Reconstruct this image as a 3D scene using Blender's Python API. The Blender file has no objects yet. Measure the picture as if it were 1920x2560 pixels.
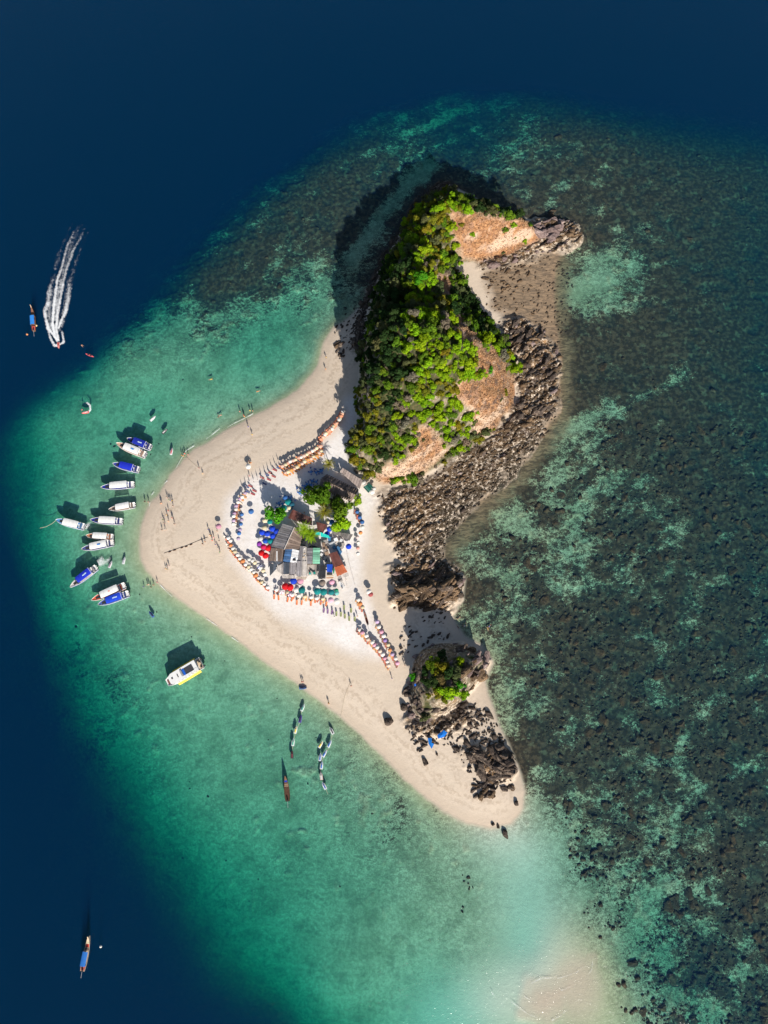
import bpy, math, random
import numpy as np
from mathutils import Vector, Matrix

random.seed(7); np.random.seed(7)
R = math.radians
SC = bpy.context.scene
COL = SC.collection

# ------------------------------------------------------------------ camera, sky, sun, exposure
H, TH, F = 260.0, R(14.0), 1778.0            # height over the sea, tilt from straight down, focal length in photo pixels
cam = bpy.data.cameras.new('camera'); camo = bpy.data.objects.new('camera', cam); COL.objects.link(camo)
camo.location = (0, 0, H); camo.rotation_euler = (TH, 0, 0)
cam.sensor_fit = 'VERTICAL'; cam.sensor_height = 36.0; cam.lens = F * 36.0 / 2560.0
cam.clip_start = 1.0; cam.clip_end = 9000.0
SC.camera = camo
SUN_EL, SUN_AZ = R(28.5), R(163.5)           # azimuth clockwise from +Y
world = bpy.data.worlds.new('World'); SC.world = world; world.use_nodes = True
wn = world.node_tree.nodes; wn.clear()
wo = wn.new('ShaderNodeOutputWorld'); wb = wn.new('ShaderNodeBackground'); ws = wn.new('ShaderNodeTexSky')
ws.sky_type = 'NISHITA'; ws.sun_disc = False; ws.sun_elevation = SUN_EL; ws.sun_rotation = SUN_AZ
wb.inputs['Strength'].default_value = 0.062
world.node_tree.links.new(ws.outputs[0], wb.inputs[0]); world.node_tree.links.new(wb.outputs[0], wo.inputs[0])
sl = bpy.data.lights.new('sun', 'SUN'); sl.energy = 4.6; sl.angle = R(0.5); sl.color = (1.0, 0.93, 0.83)
so = bpy.data.objects.new('sun', sl); COL.objects.link(so)
sd = Vector((math.sin(SUN_AZ) * math.cos(SUN_EL), math.cos(SUN_AZ) * math.cos(SUN_EL), math.sin(SUN_EL)))
so.rotation_euler = sd.to_track_quat('Z', 'Y').to_euler(); so.location = (50, -100, 200)
SC.view_settings.view_transform = 'Standard'; SC.view_settings.look = 'None'
SC.view_settings.exposure = 0.56; SC.view_settings.gamma = 1.0; SC.view_settings.use_curve_mapping = False
SC.cycles.transparent_max_bounces = 24; SC.cycles.max_bounces = 6; SC.cycles.volume_bounces = 0
SC.cycles.caustics_reflective = False; SC.cycles.caustics_refractive = False

# ------------------------------------------------------------------ photo pixel -> ground point
cT, sT = math.cos(TH), math.sin(TH)
def P(px, py, z=0.0):
    u, v = (px - 960.0) / F, (1280.0 - py) / F
    t = (H - z) / (cT - v * sT)
    return (u * t, (v * cT + sT) * t)
def PX(x, y, z):                              # ground point -> photo pixel (numpy friendly)
    dz = z - H
    d = y * sT - dz * cT
    return 960.0 + F * x / d, 1280.0 - F * (y * cT + dz * sT) / d
D2P = 1920.0 / 1659.0

# ------------------------------------------------------------------ numpy helpers
def _hash(ix, iy, seed):
    n = (ix.astype(np.int64) * 374761393 + iy.astype(np.int64) * 668265263 + seed * 974634777) & 0x7fffffff
    n = ((n ^ (n >> 13)) * 1274126177) & 0x7fffffff
    return ((n ^ (n >> 16)) & 0xffff) / 65535.0
def vnoise(x, y, seed=0):
    ix, iy = np.floor(x), np.floor(y); fx, fy = x - ix, y - iy
    fx = fx * fx * (3 - 2 * fx); fy = fy * fy * (3 - 2 * fy)
    a, b = _hash(ix, iy, seed), _hash(ix + 1, iy, seed); c, d = _hash(ix, iy + 1, seed), _hash(ix + 1, iy + 1, seed)
    return (a * (1 - fx) + b * fx) * (1 - fy) + (c * (1 - fx) + d * fx) * fy
def fbm(x, y, octv=4, seed=0):
    s, a, t = 0, 0.5, 0
    for k in range(octv):
        s = s + a * vnoise(x, y, seed + k * 17); t += a; a *= 0.5; x = x * 2.03 + 5.1; y = y * 2.03 + 1.7
    return s / t
def ss(e0, e1, x):
    t = np.clip((x - e0) / (e1 - e0), 0, 1); return t * t * (3 - 2 * t)
def sdf(poly, X, Y):                          # signed distance, positive inside
    X = X.astype(np.float32); Y = Y.astype(np.float32)
    best = np.full(X.shape, 1e9, np.float32); ins = np.zeros(X.shape, bool); n = len(poly)
    for i in range(n):
        ax, ay = poly[i]; bx, by = poly[(i + 1) % n]
        dx, dy = bx - ax, by - ay
        t = np.clip(((X - ax) * dx + (Y - ay) * dy) / (dx * dx + dy * dy + 1e-9), 0, 1)
        best = np.minimum(best, (X - ax - t * dx) ** 2 + (Y - ay - t * dy) ** 2)
        if ay != by:
            ins ^= ((ay > Y) != (by > Y)) & (X < (bx - ax) * (Y - ay) / (by - ay) + ax)
    d = np.sqrt(best); return np.where(ins, d, -d)
def linedist(pl, X, Y):
    best = np.full(X.shape, 1e9, np.float32)
    for (ax, ay), (bx, by) in zip(pl[:-1], pl[1:]):
        dx, dy = bx - ax, by - ay
        t = np.clip(((X - ax) * dx + (Y - ay) * dy) / (dx * dx + dy * dy), 0, 1)
        best = np.minimum(best, (X - ax - t * dx) ** 2 + (Y - ay - t * dy) ** 2)
    return np.sqrt(best)
def tps(pts, vals, X, Y, smooth=0.0):
    p = np.array(pts, float) / 100.0; v = np.array(vals, float); n = len(p)
    d2 = ((p[:, None] - p[None]) ** 2).sum(-1)
    K = 0.5 * d2 * np.log(d2 + 1e-9) + np.eye(n) * smooth
    A = np.zeros((n + 3, n + 3)); A[:n, :n] = K; A[:n, n] = 1; A[:n, n + 1:] = p; A[n, :n] = 1; A[n + 1:, :n] = p.T
    w = np.linalg.solve(A, np.concatenate([v, np.zeros(3)]))
    x, y = X / 100.0, Y / 100.0
    out = w[n] + w[n + 1] * x + w[n + 2] * y
    for i in range(n):
        r2 = (x - p[i, 0]) ** 2 + (y - p[i, 1]) ** 2
        out = out + w[i] * 0.5 * r2 * np.log(r2 + 1e-9)
    return out
def inpoly(poly, x, y):
    c = False; n = len(poly)
    for i in range(n):
        ax, ay = poly[i]; bx, by = poly[i - 1]
        if (ay > y) != (by > y) and x < (bx - ax) * (y - ay) / (by - ay) + ax: c = not c
    return c

# ------------------------------------------------------------------ outlines read off the photograph (pixels)
SHORE = [(x * D2P, y * D2P) for x, y in [
 (728,705),(715,722),(703,740),(697,765),(690,790),(672,815),(645,845),(610,868),(570,890),(530,912),(490,930),(455,955),(420,975),
 (395,1000),(370,1030),(350,1065),(330,1085),(318,1110),(308,1140),(305,1170),(308,1200),(320,1230),(340,1255),(370,1275),(395,1295),
 (430,1320),(465,1345),(500,1370),(540,1400),(580,1430),(620,1455),(660,1485),(700,1515),(740,1550),(780,1585),(820,1625),(850,1655),
 (890,1690),(930,1725),(970,1755),(1010,1775),(1060,1785),(1100,1775),(1125,1745),(1130,1710),(1115,1660),(1095,1610),(1075,1570),
 (1060,1530),(1050,1495),(1045,1470),(1062,1432),(1040,1400),(1000,1378),(985,1350),(975,1330),(995,1290),(1000,1250),(965,1230),
 (945,1190),(960,1150),(1000,1110),(1040,1080),(1090,1030),(1125,990),(1165,940),(1195,900),(1207,850),(1205,790),(1203,740),
 (1198,700),(1196,660),(1192,610),(1200,570),(1210,545),(1240,520),(1245,505),(1225,492),(1195,490),
 (1150,480),(1110,464),(1060,448),(1020,428),(985,408),(965,398),(950,405),(930,435),(900,485),(870,525),(845,565),(820,605),(790,655),(760,683),(742,696)]]
HILL = [(1115,478),(1060,495),(1020,545),(975,625),(935,715),(912,800),(898,870),(893,950),(880,1010),(893,1050),(872,1085),(856,1120),(870,1165),
 (905,1195),(950,1212),(1010,1216),(1050,1203),(1110,1165),(1160,1135),(1235,1085),(1285,1020),(1292,900),(1268,845),(1240,812),(1205,770),
 (1180,730),(1150,690),(1145,664),(1190,662),(1270,640),(1340,608),(1362,585),(1340,562),(1300,548),(1230,535),(1170,500)]
HILL_Z = [(1140,525,16),(1180,532,16.5),(1250,548,15),(1300,562,11),(1335,580,6),(1160,585,10.5),(1230,585,10),(1290,590,7),(1095,510,15),(1065,535,14),
 (1020,600,15),(1050,600,17),(1075,560,16.5),(1110,590,11),(1075,640,21),(1050,705,27),(1000,650,19),(985,720,25),(1015,760,22),(1060,790,32),
 (1110,830,35),(1080,880,36),(1150,870,32),(1120,760,20),(1160,800,17),(1200,840,16),(1210,890,22),(1170,930,26),(1240,940,13),(1010,900,31),
 (960,830,30),(935,800,22),(940,900,27),(917,900,19),(915,990,21),(960,980,28),(1030,980,29),(1110,980,25),(1180,1000,19),(1240,1010,10),(1200,1060,8),
 (1120,1070,12),(1050,1060,19),(980,1060,21),(915,1080,16),(885,1110,9),(940,1150,10),(1000,1140,13),(1060,1130,10),(960,1195,4),(1110,690,14),(1090,720,19),(1130,650,3)]
ISLET = [(1022,1690),(1030,1650),(1050,1620),(1100,1602),(1160,1605),(1228,1650),(1205,1700),(1160,1755),(1110,1795),(1060,1812),(1025,1790),(1015,1740)]
ISLET_Z = [(1075,1645,8),(1120,1650,9),(1150,1690,10.5),(1105,1715,11),(1065,1690,8.5),(1135,1740,9),(1190,1668,5.5),(1090,1765,6),(1050,1760,3.5)]
OUTCROP = [(985,1490),(1000,1465),(1060,1437),(1120,1430),(1152,1450),(1145,1490),(1100,1510),(1040,1512),(1000,1512)]
WHITE = [(560,1330),(570,1250),(620,1200),(700,1170),(800,1120),(850,1060),(866,1000),(900,1000),(880,1100),(900,1200),(940,1250),(925,1300),(905,1400),
 (905,1470),(935,1560),(985,1650),(900,1640),(800,1600),(700,1540),(640,1460),(580,1400)]
R_EAST = [(1240,805),(1300,800),(1360,830),(1398,870),(1402,960),(1390,1040),(1350,1105),(1300,1168),(1225,1242),(1165,1300),(1118,1352),(1100,1400),(1110,1420),
 (1000,1405),(965,1340),(945,1275),(945,1235),(1000,1218),(1060,1204),(1160,1140),(1240,1090),(1292,1020),(1295,900),(1262,845)]
R_COVE = [(1205,685),(1290,642),(1420,622),(1440,700),(1425,790),(1405,870),(1330,830),(1225,772)]
R_TIP = [(1330,556),(1400,545),(1445,560),(1450,595),(1405,625),(1340,640),(1250,665),(1200,675),(1200,655),(1290,635),(1345,605)]
R_WEST = [(890,800),(925,700),(965,620),(1010,540),(1050,480),(1110,450),(1150,470),(1110,485),(1060,500),(1020,550),(975,630),(935,720),(912,805),(898,880),(880,870)]
R_SOUTH = [(1018,1790),(1060,1812),(1110,1795),(1160,1760),(1210,1770),(1240,1800),(1262,1870),(1290,1900),(1275,1960),(1215,1990),(1180,1950),(1150,1890),(1110,1860),(1060,1860),(1020,1850)]
AMP = [(1250,820,.9),(1330,850,1.1),(1390,900,.9),(1380,1000,.7),(1300,1050,.5),(1250,1100,.45),(1200,1150,.35),(1120,1200,.35),(1020,1230,.5),(1040,1300,.8),(1000,1350,.9),(1100,1300,.3),(1060,1390,.4),(1060,1470,1.2),(1390,580,1),(1300,650,.6),(1250,720,.35),(1350,720,.2),(960,650,.4),(900,800,.3),(1080,460,.4),(1220,1910,1.1),(1080,1820,.8)]
R_CORE = [(1160,1880),(1270,1872),(1283,1925),(1240,1948),(1180,1930)]
R_FOOT = [(1018,1790),(1060,1812),(1110,1795),(1140,1775),(1180,1790),(1150,1830),(1100,1835),(1040,1830)]
R_OUT = [(975,1420),(1060,1395),(1130,1410),(1160,1450),(1150,1500),(1100,1525),(1030,1520),(980,1505)]

DEP = [(0,0,36),(480,0,36),(960,0,36),(1440,0,34),(1900,0,30),(0,300,36),(400,250,36),(700,150,34),(800,215,24),(1000,165,22),(1250,140,20),(1500,150,18),(1750,150,20),(1900,250,10),
 (200,450,34),(0,600,36),(330,560,24),(500,420,24),(640,330,22),(150,750,22),(0,850,24),(0,980,12),(230,690,20),
 (900,280,5.6),(1100,225,5.6),(1300,215,5.25),(1600,260,5.6),(740,360,8),(610,450,8),(480,570,8),(390,670,8),(320,760,7),(200,860,9),(80,950,8),
 (1000,300,3.24),(800,410,2.16),(700,500,1.84),(600,600,1.72),(500,700,1.72),(400,800,2.3),(300,880,1.84),(200,960,2.68),(100,1050,2.82),(50,1150,5.5),(0,1150,8),
 (840,560,1.19),(800,700,1.35),(700,780,1.9),(600,850,1.9),(500,950,1.41),(380,1000,1.75),(250,1100,1.81),(140,1250,2.01),(50,1300,6),(0,1350,11),(190,1400,1.61),(300,1300,0.94),
 (0,1500,19),(0,1700,26),(100,1480,5),(50,1550,11),(150,1620,6),(90,1730,13),(200,1780,6.5),(140,1900,16),(0,2000,28),(290,1930,6.5),(190,2080,18),(370,2080,6.5),(290,2230,17),
 (0,2300,28),(470,2230,6.5),(390,2380,16),(200,2500,26),(570,2380,6.2),(500,2520,15),(700,2550,9),(670,2460,6),(800,2500,2.82),
 (300,1600,1.87),(400,1800,2.01),(550,1700,1.27),(500,2000,2.28),(650,1850,1.41),(700,2100,2.01),(850,2000,1.27),(800,2250,2.01),(950,2200,1.41),(1050,2150,1.01),(1000,2350,1.25),
 (1200,2200,0.85),(1250,2300,0.8),(1100,2450,1.3),(1250,2500,0.4),(1370,2480,0.12),(1440,2430,0.08),(1470,2420,0.1),(1350,2520,0.25),(1200,2560,0.8),(1000,2560,1.72),
 (1300,2100,0.75),(1350,1950,0.89),(1300,1800,0.88),(1500,2000,1),(1500,2250,0.9),(1560,2400,0.89),(1650,2550,1.02),(1750,2200,0.92),(1900,2000,1.27),(1900,2400,1.19),(1900,2550,1.44),
 (1200,1600,0.85),(1400,1600,0.96),(1600,1700,1.16),(1800,1700,1.14),(1900,1500,1.44),(1200,1400,0.75),(1300,1300,0.7),(1500,1300,0.96),(1700,1300,1.14),(1900,1200,1.59),(1400,1100,0.8),
 (1550,1000,1),(1750,1000,1.24),(1900,900,1.75),(1450,900,0.93),(1450,750,0.91),(1600,800,0.89),(1600,600,1.09),(1800,600,1.59),(1900,600,1.9),(1400,500,0.95),(1300,400,1.41),(1500,350,1.41),(1700,400,1.67),(1900,400,2.22),(1150,350,3.44),(900,620,0.89),(960,520,1.36),(1030,440,1.7),(1320,2200,0.9),(1330,2300,0.9),(1330,2380,0.75)]
REEF = [(900,300,0.68),(700,450,0.73),(850,450,0.91),(800,600,0.75),(500,650,0.78),(560,700,0.98),(650,700,0.63),(450,800,0.4),(600,850,0.2),(330,830,0.4),(700,850,0.15),(300,950,0.08),(200,1000,0.05),
 (200,1300,0.03),(150,1200,0.1),(330,1200,0),(400,1700,0.08),(600,1800,0.03),(250,1700,0.3),(500,2100,0.12),(800,2100,0.18),(960,2085,0.22),(950,2100,0.2),(1000,2300,0.05),(600,2300,0.12),(1200,2200,0.12),(1200,2400,0),(1400,2450,-0.33),
 (1350,2200,0.07),(1300,2130,0),(1500,2200,0.39),(1600,2300,0.47),(1750,2200,0.59),(1850,2100,0.78),(1900,2500,0.72),(1650,2500,0.42),(1500,2400,0.17),(1450,1950,0.72),(1350,1850,0.6),(1600,1900,0.7),(1800,1800,0.68),
 (1300,1650,0.55),(1450,1600,0.8),(1700,1600,0.72),(1250,1450,0.55),(1400,1350,0.56),(1500,1150,0.56),(1600,1050,0.88),(1450,1000,0.7),(1500,850,0.8),(1450,720,0.3),(1700,800,0.9),(1850,1000,0.85),
 (1850,1400,0.8),(1850,600,0.9),(1600,450,0.88),(1400,350,0.8),(1250,300,0.65),(1150,300,0.63),(1000,350,0.63),(1350,650,0.5),(1300,950,0.6),(780,900,0),(0,1500,0.3),(0,600,0.5),(100,2300,0.4),(1000,0,0.5)]

G = lambda poly, z=0.0: [P(x, y, z) for x, y in poly]
# coarse fields on a 1 m lattice
cx = np.arange(-215, 216, 1.0); cy = np.arange(-130, 341, 1.0)
CX, CY = np.meshgrid(cx, cy, indexing='ij')
c_shore = sdf(G(SHORE), CX, CY)
c_hill = sdf(G(HILL, 1.2), CX, CY)
c_isl = sdf(G(ISLET, 1.0), CX, CY)
c_out = sdf(G(OUTCROP, 1.0), CX, CY)
c_white = sdf(G(WHITE, 1.0), CX, CY)
c_rock = np.maximum.reduce([sdf(G(p, .5), CX, CY) for p in (R_EAST, R_TIP, R_WEST, R_CORE, R_FOOT, R_OUT)])
c_cove = sdf(G(R_COVE, .5), CX, CY)
c_eastf = sdf(G(R_EAST, .5), CX, CY)
c_amp = np.clip(tps([P(a, b) for a, b, c in AMP], [c for a, b, c in AMP], CX, CY, .001), .18, 1.2)
c_dep = np.exp(tps([P(a, b) for a, b, c in DEP], [math.log(c) for a, b, c in DEP], CX, CY, 0.0004))
c_reef = tps([P(a, b) for a, b, c in REEF], [c for a, b, c in REEF], CX, CY, 0.001)
streak = linedist(G([(1380,1085),(1450,1060),(1560,1010),(1640,970),(1720,915)]), CX, CY)
c_reef = c_reef - 0.32 * np.exp(-(streak / 5.0) ** 2)
streak = linedist(G([(880,640),(950,540),(1010,470),(1075,410)]), CX, CY)
c_reef = c_reef - 0.6 * np.exp(-(streak / 4.0) ** 2)
streak = linedist(G([(1390,680),(1440,720),(1520,700),(1560,680)]), CX, CY)
c_reef = c_reef - 0.2 * np.exp(-(streak / 6.0) ** 2)
c_reef = c_reef + .40 * np.exp(-np.maximum(-c_rock, 0) / 7.0) * (CX > 20) * (c_shore < 3)
c_pale = np.exp(-(linedist(G([(1255,2075),(1310,2150),(1330,2280),(1330,2420),(1250,2500),(1120,2560)]), CX, CY) / 14.0) ** 2)
base_pts = [P(x, y, 1.0) for x, y in HILL]; hz_pts = [P(a, b, c) for a, b, c in HILL_Z]
c_hz = tps(base_pts + hz_pts, [0.0] * len(base_pts) + [c - 1.0 for a, b, c in HILL_Z], CX, CY, 0.0002)
bi = [P(x, y, 1.0) for x, y in ISLET]; ii = [P(a, b, c) for a, b, c in ISLET_Z]
c_iz = tps(bi + ii, [0.0] * len(bi) + [c for a, b, c in ISLET_Z], CX, CY, 0.0002)
def samp(Fd, x, y):
    gx = np.clip(np.asarray(x) - cx[0], 0, len(cx) - 1.001); gy = np.clip(np.asarray(y) - cy[0], 0, len(cy) - 1.001)
    i, j = gx.astype(int), gy.astype(int); fx, fy = gx - i, gy - j
    return (Fd[i, j] * (1 - fx) + Fd[i + 1, j] * fx) * (1 - fy) + (Fd[i, j + 1] * (1 - fx) + Fd[i + 1, j + 1] * fx) * fy

# ------------------------------------------------------------------ terrain lattice
def axis(lo, hi, flo, fhi, fine, mid, mlo, mhi):
    a = list(np.arange(flo, fhi, fine))
    left = list(np.arange(flo, mlo, -mid))[1:]; right = list(np.arange(fhi, mhi, mid))
    s, v = mid, left[-1]
    far_l = []
    while v > lo: s *= 1.5; v -= s; far_l.append(v)
    s, v = mid, right[-1]; far_r = []
    while v < hi: s *= 1.5; v += s; far_r.append(v)
    return np.array(far_l[::-1] + left[::-1] + a + right + far_r)
gx = axis(-4000, 4000, -92, 100, 0.48, 1.1, -195, 195)
gy = axis(-4000, 4000, -62, 222, 0.48, 1.1, -118, 325)
TX, TY = np.meshgrid(gx, gy, indexing='ij')
sh = samp(c_shore, TX, TY); sh = sh + 1.2 * (fbm(TX * .13, TY * .13, 3, 3) - .5) + .5 * (fbm(TX * .5, TY * .5, 3, 4) - .5)
dep = samp(c_dep, TX, TY); reef = samp(c_reef, TX, TY)
edge = np.maximum(np.maximum(-gx[0] * 0 + np.abs(TX) - 212, TY - 338), -128 - TY)
dep = np.where(edge > 0, np.maximum(dep, 20) , dep)
hl, isl, oc, rk, wt, cove = (samp(f, TX, TY) for f in (c_hill, c_isl, c_out, c_rock, c_white, c_cove))
# seabed and beach
off = np.maximum(-sh, 0)
near = 1 - np.exp(-off / 9.0)
depth = np.minimum(dep * (0.25 * (1 - np.exp(-off / 3.0)) + 0.75 * near), 0.045 * off + 0.10 * off ** 1.25)
# sandbar in the south just awash
Z = np.where(sh > 0, 1.7 * (1 - np.exp(-sh / 13.0)) + 0.12 * (fbm(TX * .2, TY * .2, 3, 9) - .5) * ss(0, 6, sh), -depth)
bar = sdf(G([(1325,2459),(1400,2450),(1440,2420),(1480,2396),(1475,2440),(1430,2500),(1370,2552),(1310,2535)]), CX, CY)
bar = samp(bar, TX, TY) + 2.5 * (fbm(TX * .12, TY * .12, 3, 21) - .5)
Z = np.maximum(Z, np.where(bar > -10, -1.5 * (1 - ss(-10, -1, bar)) - 0.13 + 0.10 * ss(-2, 7, bar) + .05 * (fbm(TX * .3, TY * .3, 3, 22) - .5), -99))
# reef relief
wx, wy = TX * .87 + TY * .5 + 9 * (fbm(TX * .05, TY * .05, 3, 35) - .5), (-TX * .5 + TY * .87) * 1.35
reef = reef + .62 * (fbm(wx * .13, wy * .13, 4, 33) - .5) * ss(.05, .3, reef)
rn = fbm(TX * .25, TY * .25, 4, 31)
rmask = ss(0.47, 0.66, rn + (reef - .5) * 0.55) * ss(1.0, 6.0, off)
Z = Z + rmask * np.minimum(0.45, depth * .3) * (0.35 + fbm(TX * .9, TY * .9, 2, 5))
# rocky shelf: tilted strata, long axis up to the right
ang = R(38)
ca, sa = math.cos(ang), math.sin(ang)
U, V = TX * ca + TY * sa, -TX * sa + TY * ca
U = U + 14 * (fbm(TX * .06, TY * .06, 3, 47) - .5); V = V + 9 * (fbm(TX * .07 + 9, TY * .07, 3, 48) - .5)
st = np.abs(2 * fbm(U * .12 + 3, V * .55, 4, 41) - 1)
strata = (1 - st) ** 2
rkm = ss(-1.8, 2.2, rk + 9.0 * (fbm(TX * .16, TY * .16, 4, 43) - .5))
crag_amp = samp(c_amp, TX, TY)
rock_h = rkm * (crag_amp * (2.3 * strata + 0.9 * fbm(TX * .45, TY * .45, 3, 44)) - 0.65 * crag_amp - .1)
rock_h = rock_h * (1 - 0.75 * ss(0, 8, -sh))
Z = Z + rock_h
# hill, islet, outcrop
hzv = np.maximum(samp(c_hz, TX, TY), 0.15 * np.maximum(hl, 0)) * ss(0.0, 5.0, hl)
crag = (fbm(U * .18, V * .4, 4, 51) - .5)
Z = np.where(hl > 0, np.maximum(Z, 1.0) + hzv + crag * np.clip(hzv, 0, 9) * .42 * ss(0, 6, hl), Z)
izv = np.maximum(samp(c_iz, TX, TY), 0.3 * np.maximum(isl, 0)) * ss(0.0, 2.5, isl)
Z = np.where(isl > 0, np.maximum(Z, .8) + izv + crag * np.clip(izv, 0, 5) * .5, Z)
Z = np.where(oc > 0, np.maximum(Z, .5) + 2.2 * ss(0, 4, oc) + 2.5 * crag * ss(0, 3, oc), Z)
edge_s = np.clip(edge / 60.0, 0, 1)
Z = np.where(edge > 0, Z * (1 - edge_s) - 38 * edge_s, Z)
Z = np.maximum(Z, -40.0)

def hz(x, y):
    i = min(max(int(np.searchsorted(gx, x)) - 1, 0), len(gx) - 2); j = min(max(int(np.searchsorted(gy, y)) - 1, 0), len(gy) - 2)
    fx = (x - gx[i]) / (gx[i + 1] - gx[i]); fy = (y - gy[j]) / (gy[j + 1] - gy[j])
    return float((Z[i, j] * (1 - fx) + Z[i + 1, j] * fx) * (1 - fy) + (Z[i, j + 1] * (1 - fx) + Z[i + 1, j + 1] * fx) * fy)
def on_ground(px, py, water=False):           # where the view ray of a photo pixel meets the terrain
    z = 1.0
    for _ in range(6):
        x, y = P(px, py, z); g = hz(x, y)
        if water: g = max(g, 0.0)
        z = 0.5 * z + 0.5 * g if g > 4 else g
    return x, y, g

# vegetation masks, from where each terrain point shows in the photograph
QX, QY = PX(TX, TY, np.maximum(Z, 0))
DRY = [[(1125,520),(1180,525),(1250,540),(1325,545),(1345,600),(1290,640),(1200,655),(1150,650),(1140,600)],
       [(1185,860),(1240,870),(1290,940),(1290,1010),(1230,1080),(1180,1010),(1130,1000),(1150,960),(1200,940)],
       [(1060,1070),(1080,1060),(1120,1130),(1050,1190),(960,1210),(930,1190),(1010,1150)],
       [(1180,1030),(1220,1030),(1240,1070),(1190,1090)],[(1095,680),(1130,690),(1140,730),(1100,740)],[(1120,800),(1160,790),(1200,850),(1180,870)]]
def qmask(polys):
    m = np.full(TX.shape, -99.0, np.float32)
    sub = (hl > -2) | (isl > -2)
    qx, qy = QX[sub], QY[sub]; best = np.full(qx.shape, -99.0)
    for p in polys: best = np.maximum(best, sdf(p, qx, qy))
    m[sub] = best
    return m
dry = ss(-14, 14, qmask(DRY) + 34 * (fbm(TX * .22, TY * .22, 4, 61) - .5)) * (hl > 0)
slope = np.hypot(np.gradient(Z, gx, axis=0), np.gradient(Z, gy, axis=1))
veg = ((hl > 0) | (isl > 1)) * ss(0.3, 2.0, np.maximum(hl, isl))
cliff = np.maximum(veg * ss(1.5, 2.4, slope), np.maximum((oc > 0) * 1.0, (isl > 0) * ss(.75, 1.25, slope)))
covem = ss(-2, 3, np.maximum(cove, np.minimum(samp(c_eastf, TX, TY) + 6, 11 - sh)) + 5 * (fbm(TX * .2, TY * .2, 3, 45) - .5)) * (1 - rkm)
rockm = np.clip(np.maximum(rkm, cliff * .9) + (oc > -1) * 1.0, 0, 1)
whitem = ss(-4, 3, wt + 3 * (fbm(TX * .1, TY * .1, 3, 71) - .5))

def make_grid_mesh(name, gx, gy, Z):
    nx, ny = len(gx), len(gy)
    X, Y = np.meshgrid(gx, gy, indexing='ij')
    co = np.stack([X, Y, Z], -1).reshape(-1).astype(np.float32)
    i = (np.arange(nx - 1)[:, None] * ny + np.arange(ny - 1)[None]).reshape(-1)
    q = np.stack([i, i + ny, i + ny + 1, i + 1], -1).reshape(-1).astype(np.int32)
    me = bpy.data.meshes.new(name); me.vertices.add(nx * ny); me.vertices.foreach_set('co', co)
    me.loops.add(len(q)); me.loops.foreach_set('vertex_index', q)
    me.polygons.add(len(q) // 4); me.polygons.foreach_set('loop_start', np.arange(0, len(q), 4, dtype=np.int32))
    me.polygons.foreach_set('use_smooth', np.ones(len(q) // 4, bool))
    me.update(calc_edges=True); return me
def set_attr(me, name, chans):
    a = me.attributes.new(name, 'FLOAT_COLOR', 'POINT')
    a.data.foreach_set('color', np.stack([np.asarray(c, np.float32).reshape(-1) for c in chans], -1).reshape(-1).astype(np.float32))

# ------------------------------------------------------------------ material helpers
class NT:
    def __init__(s, name):
        s.m = bpy.data.materials.new(name); s.m.use_nodes = True; s.t = s.m.node_tree; s.n = s.t.nodes; s.l = s.t.links; s.n.clear()
        s.out = s.n.new('ShaderNodeOutputMaterial')
    def N(s, typ, **kw):
        nd = s.n.new('ShaderNode' + typ)
        for k, v in kw.items(): setattr(nd, k, v)
        return nd
    def L(s, a, b): s.l.new(a, b)
    def noise(s, vec, scale, detail=4, rough=.55):
        n = s.N('TexNoise'); n.inputs['Scale'].default_value = scale; n.inputs['Detail'].default_value = detail; n.inputs['Roughness'].default_value = rough
        s.L(vec, n.inputs['Vector']); return n.outputs['Fac']
    def rng(s, v, a, b, c=0.0, d=1.0, smooth=True):
        m = s.N('MapRange'); m.interpolation_type = 'SMOOTHSTEP' if smooth else 'LINEAR'
        for i, x in zip((1, 2, 3, 4), (a, b, c, d)): m.inputs[i].default_value = x
        s.L(v, m.inputs[0]); return m.outputs[0]
    def math(s, op, a, b=None):
        m = s.N('Math', operation=op)
        for i, x in ((0, a), (1, b)):
            if x is None: continue
            if isinstance(x, (int, float)): m.inputs[i].default_value = x
            else: s.L(x, m.inputs[i])
        return m.outputs[0]
    def mix(s, f, a, b, mode='MIX'):
        m = s.N('Mix', data_type='RGBA', blend_type=mode)
        for i, x in ((0, f), (6, a), (7, b)):
            if isinstance(x, (int, float)): m.inputs[i].default_value = x
            elif isinstance(x, tuple): m.inputs[i].default_value = (*x, 1.0) if len(x) == 3 else x
            else: s.L(x, m.inputs[i])
        return m.outputs[2]
    def bsdf(s, col, rough=.8, bump=None, bstr=.4, bdist=.1, spec=.3, **kw):
        b = s.N('BsdfPrincipled')
        if isinstance(col, tuple): b.inputs['Base Color'].default_value = (*col, 1)
        else: s.L(col, b.inputs['Base Color'])
        b.inputs['Roughness'].default_value = rough; b.inputs['Specular IOR Level'].default_value = spec
        for k, v in kw.items(): b.inputs[k.replace('_', ' ')].default_value = v
        if bump is not None:
            bn = s.N('Bump'); bn.inputs['Strength'].default_value = bstr; bn.inputs['Distance'].default_value = bdist
            s.L(bump, bn.inputs['Height']); s.L(bn.outputs[0], b.inputs['Normal'])
        s.L(b.outputs[0], s.out.inputs['Surface']); return b
MATS = {}
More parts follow.
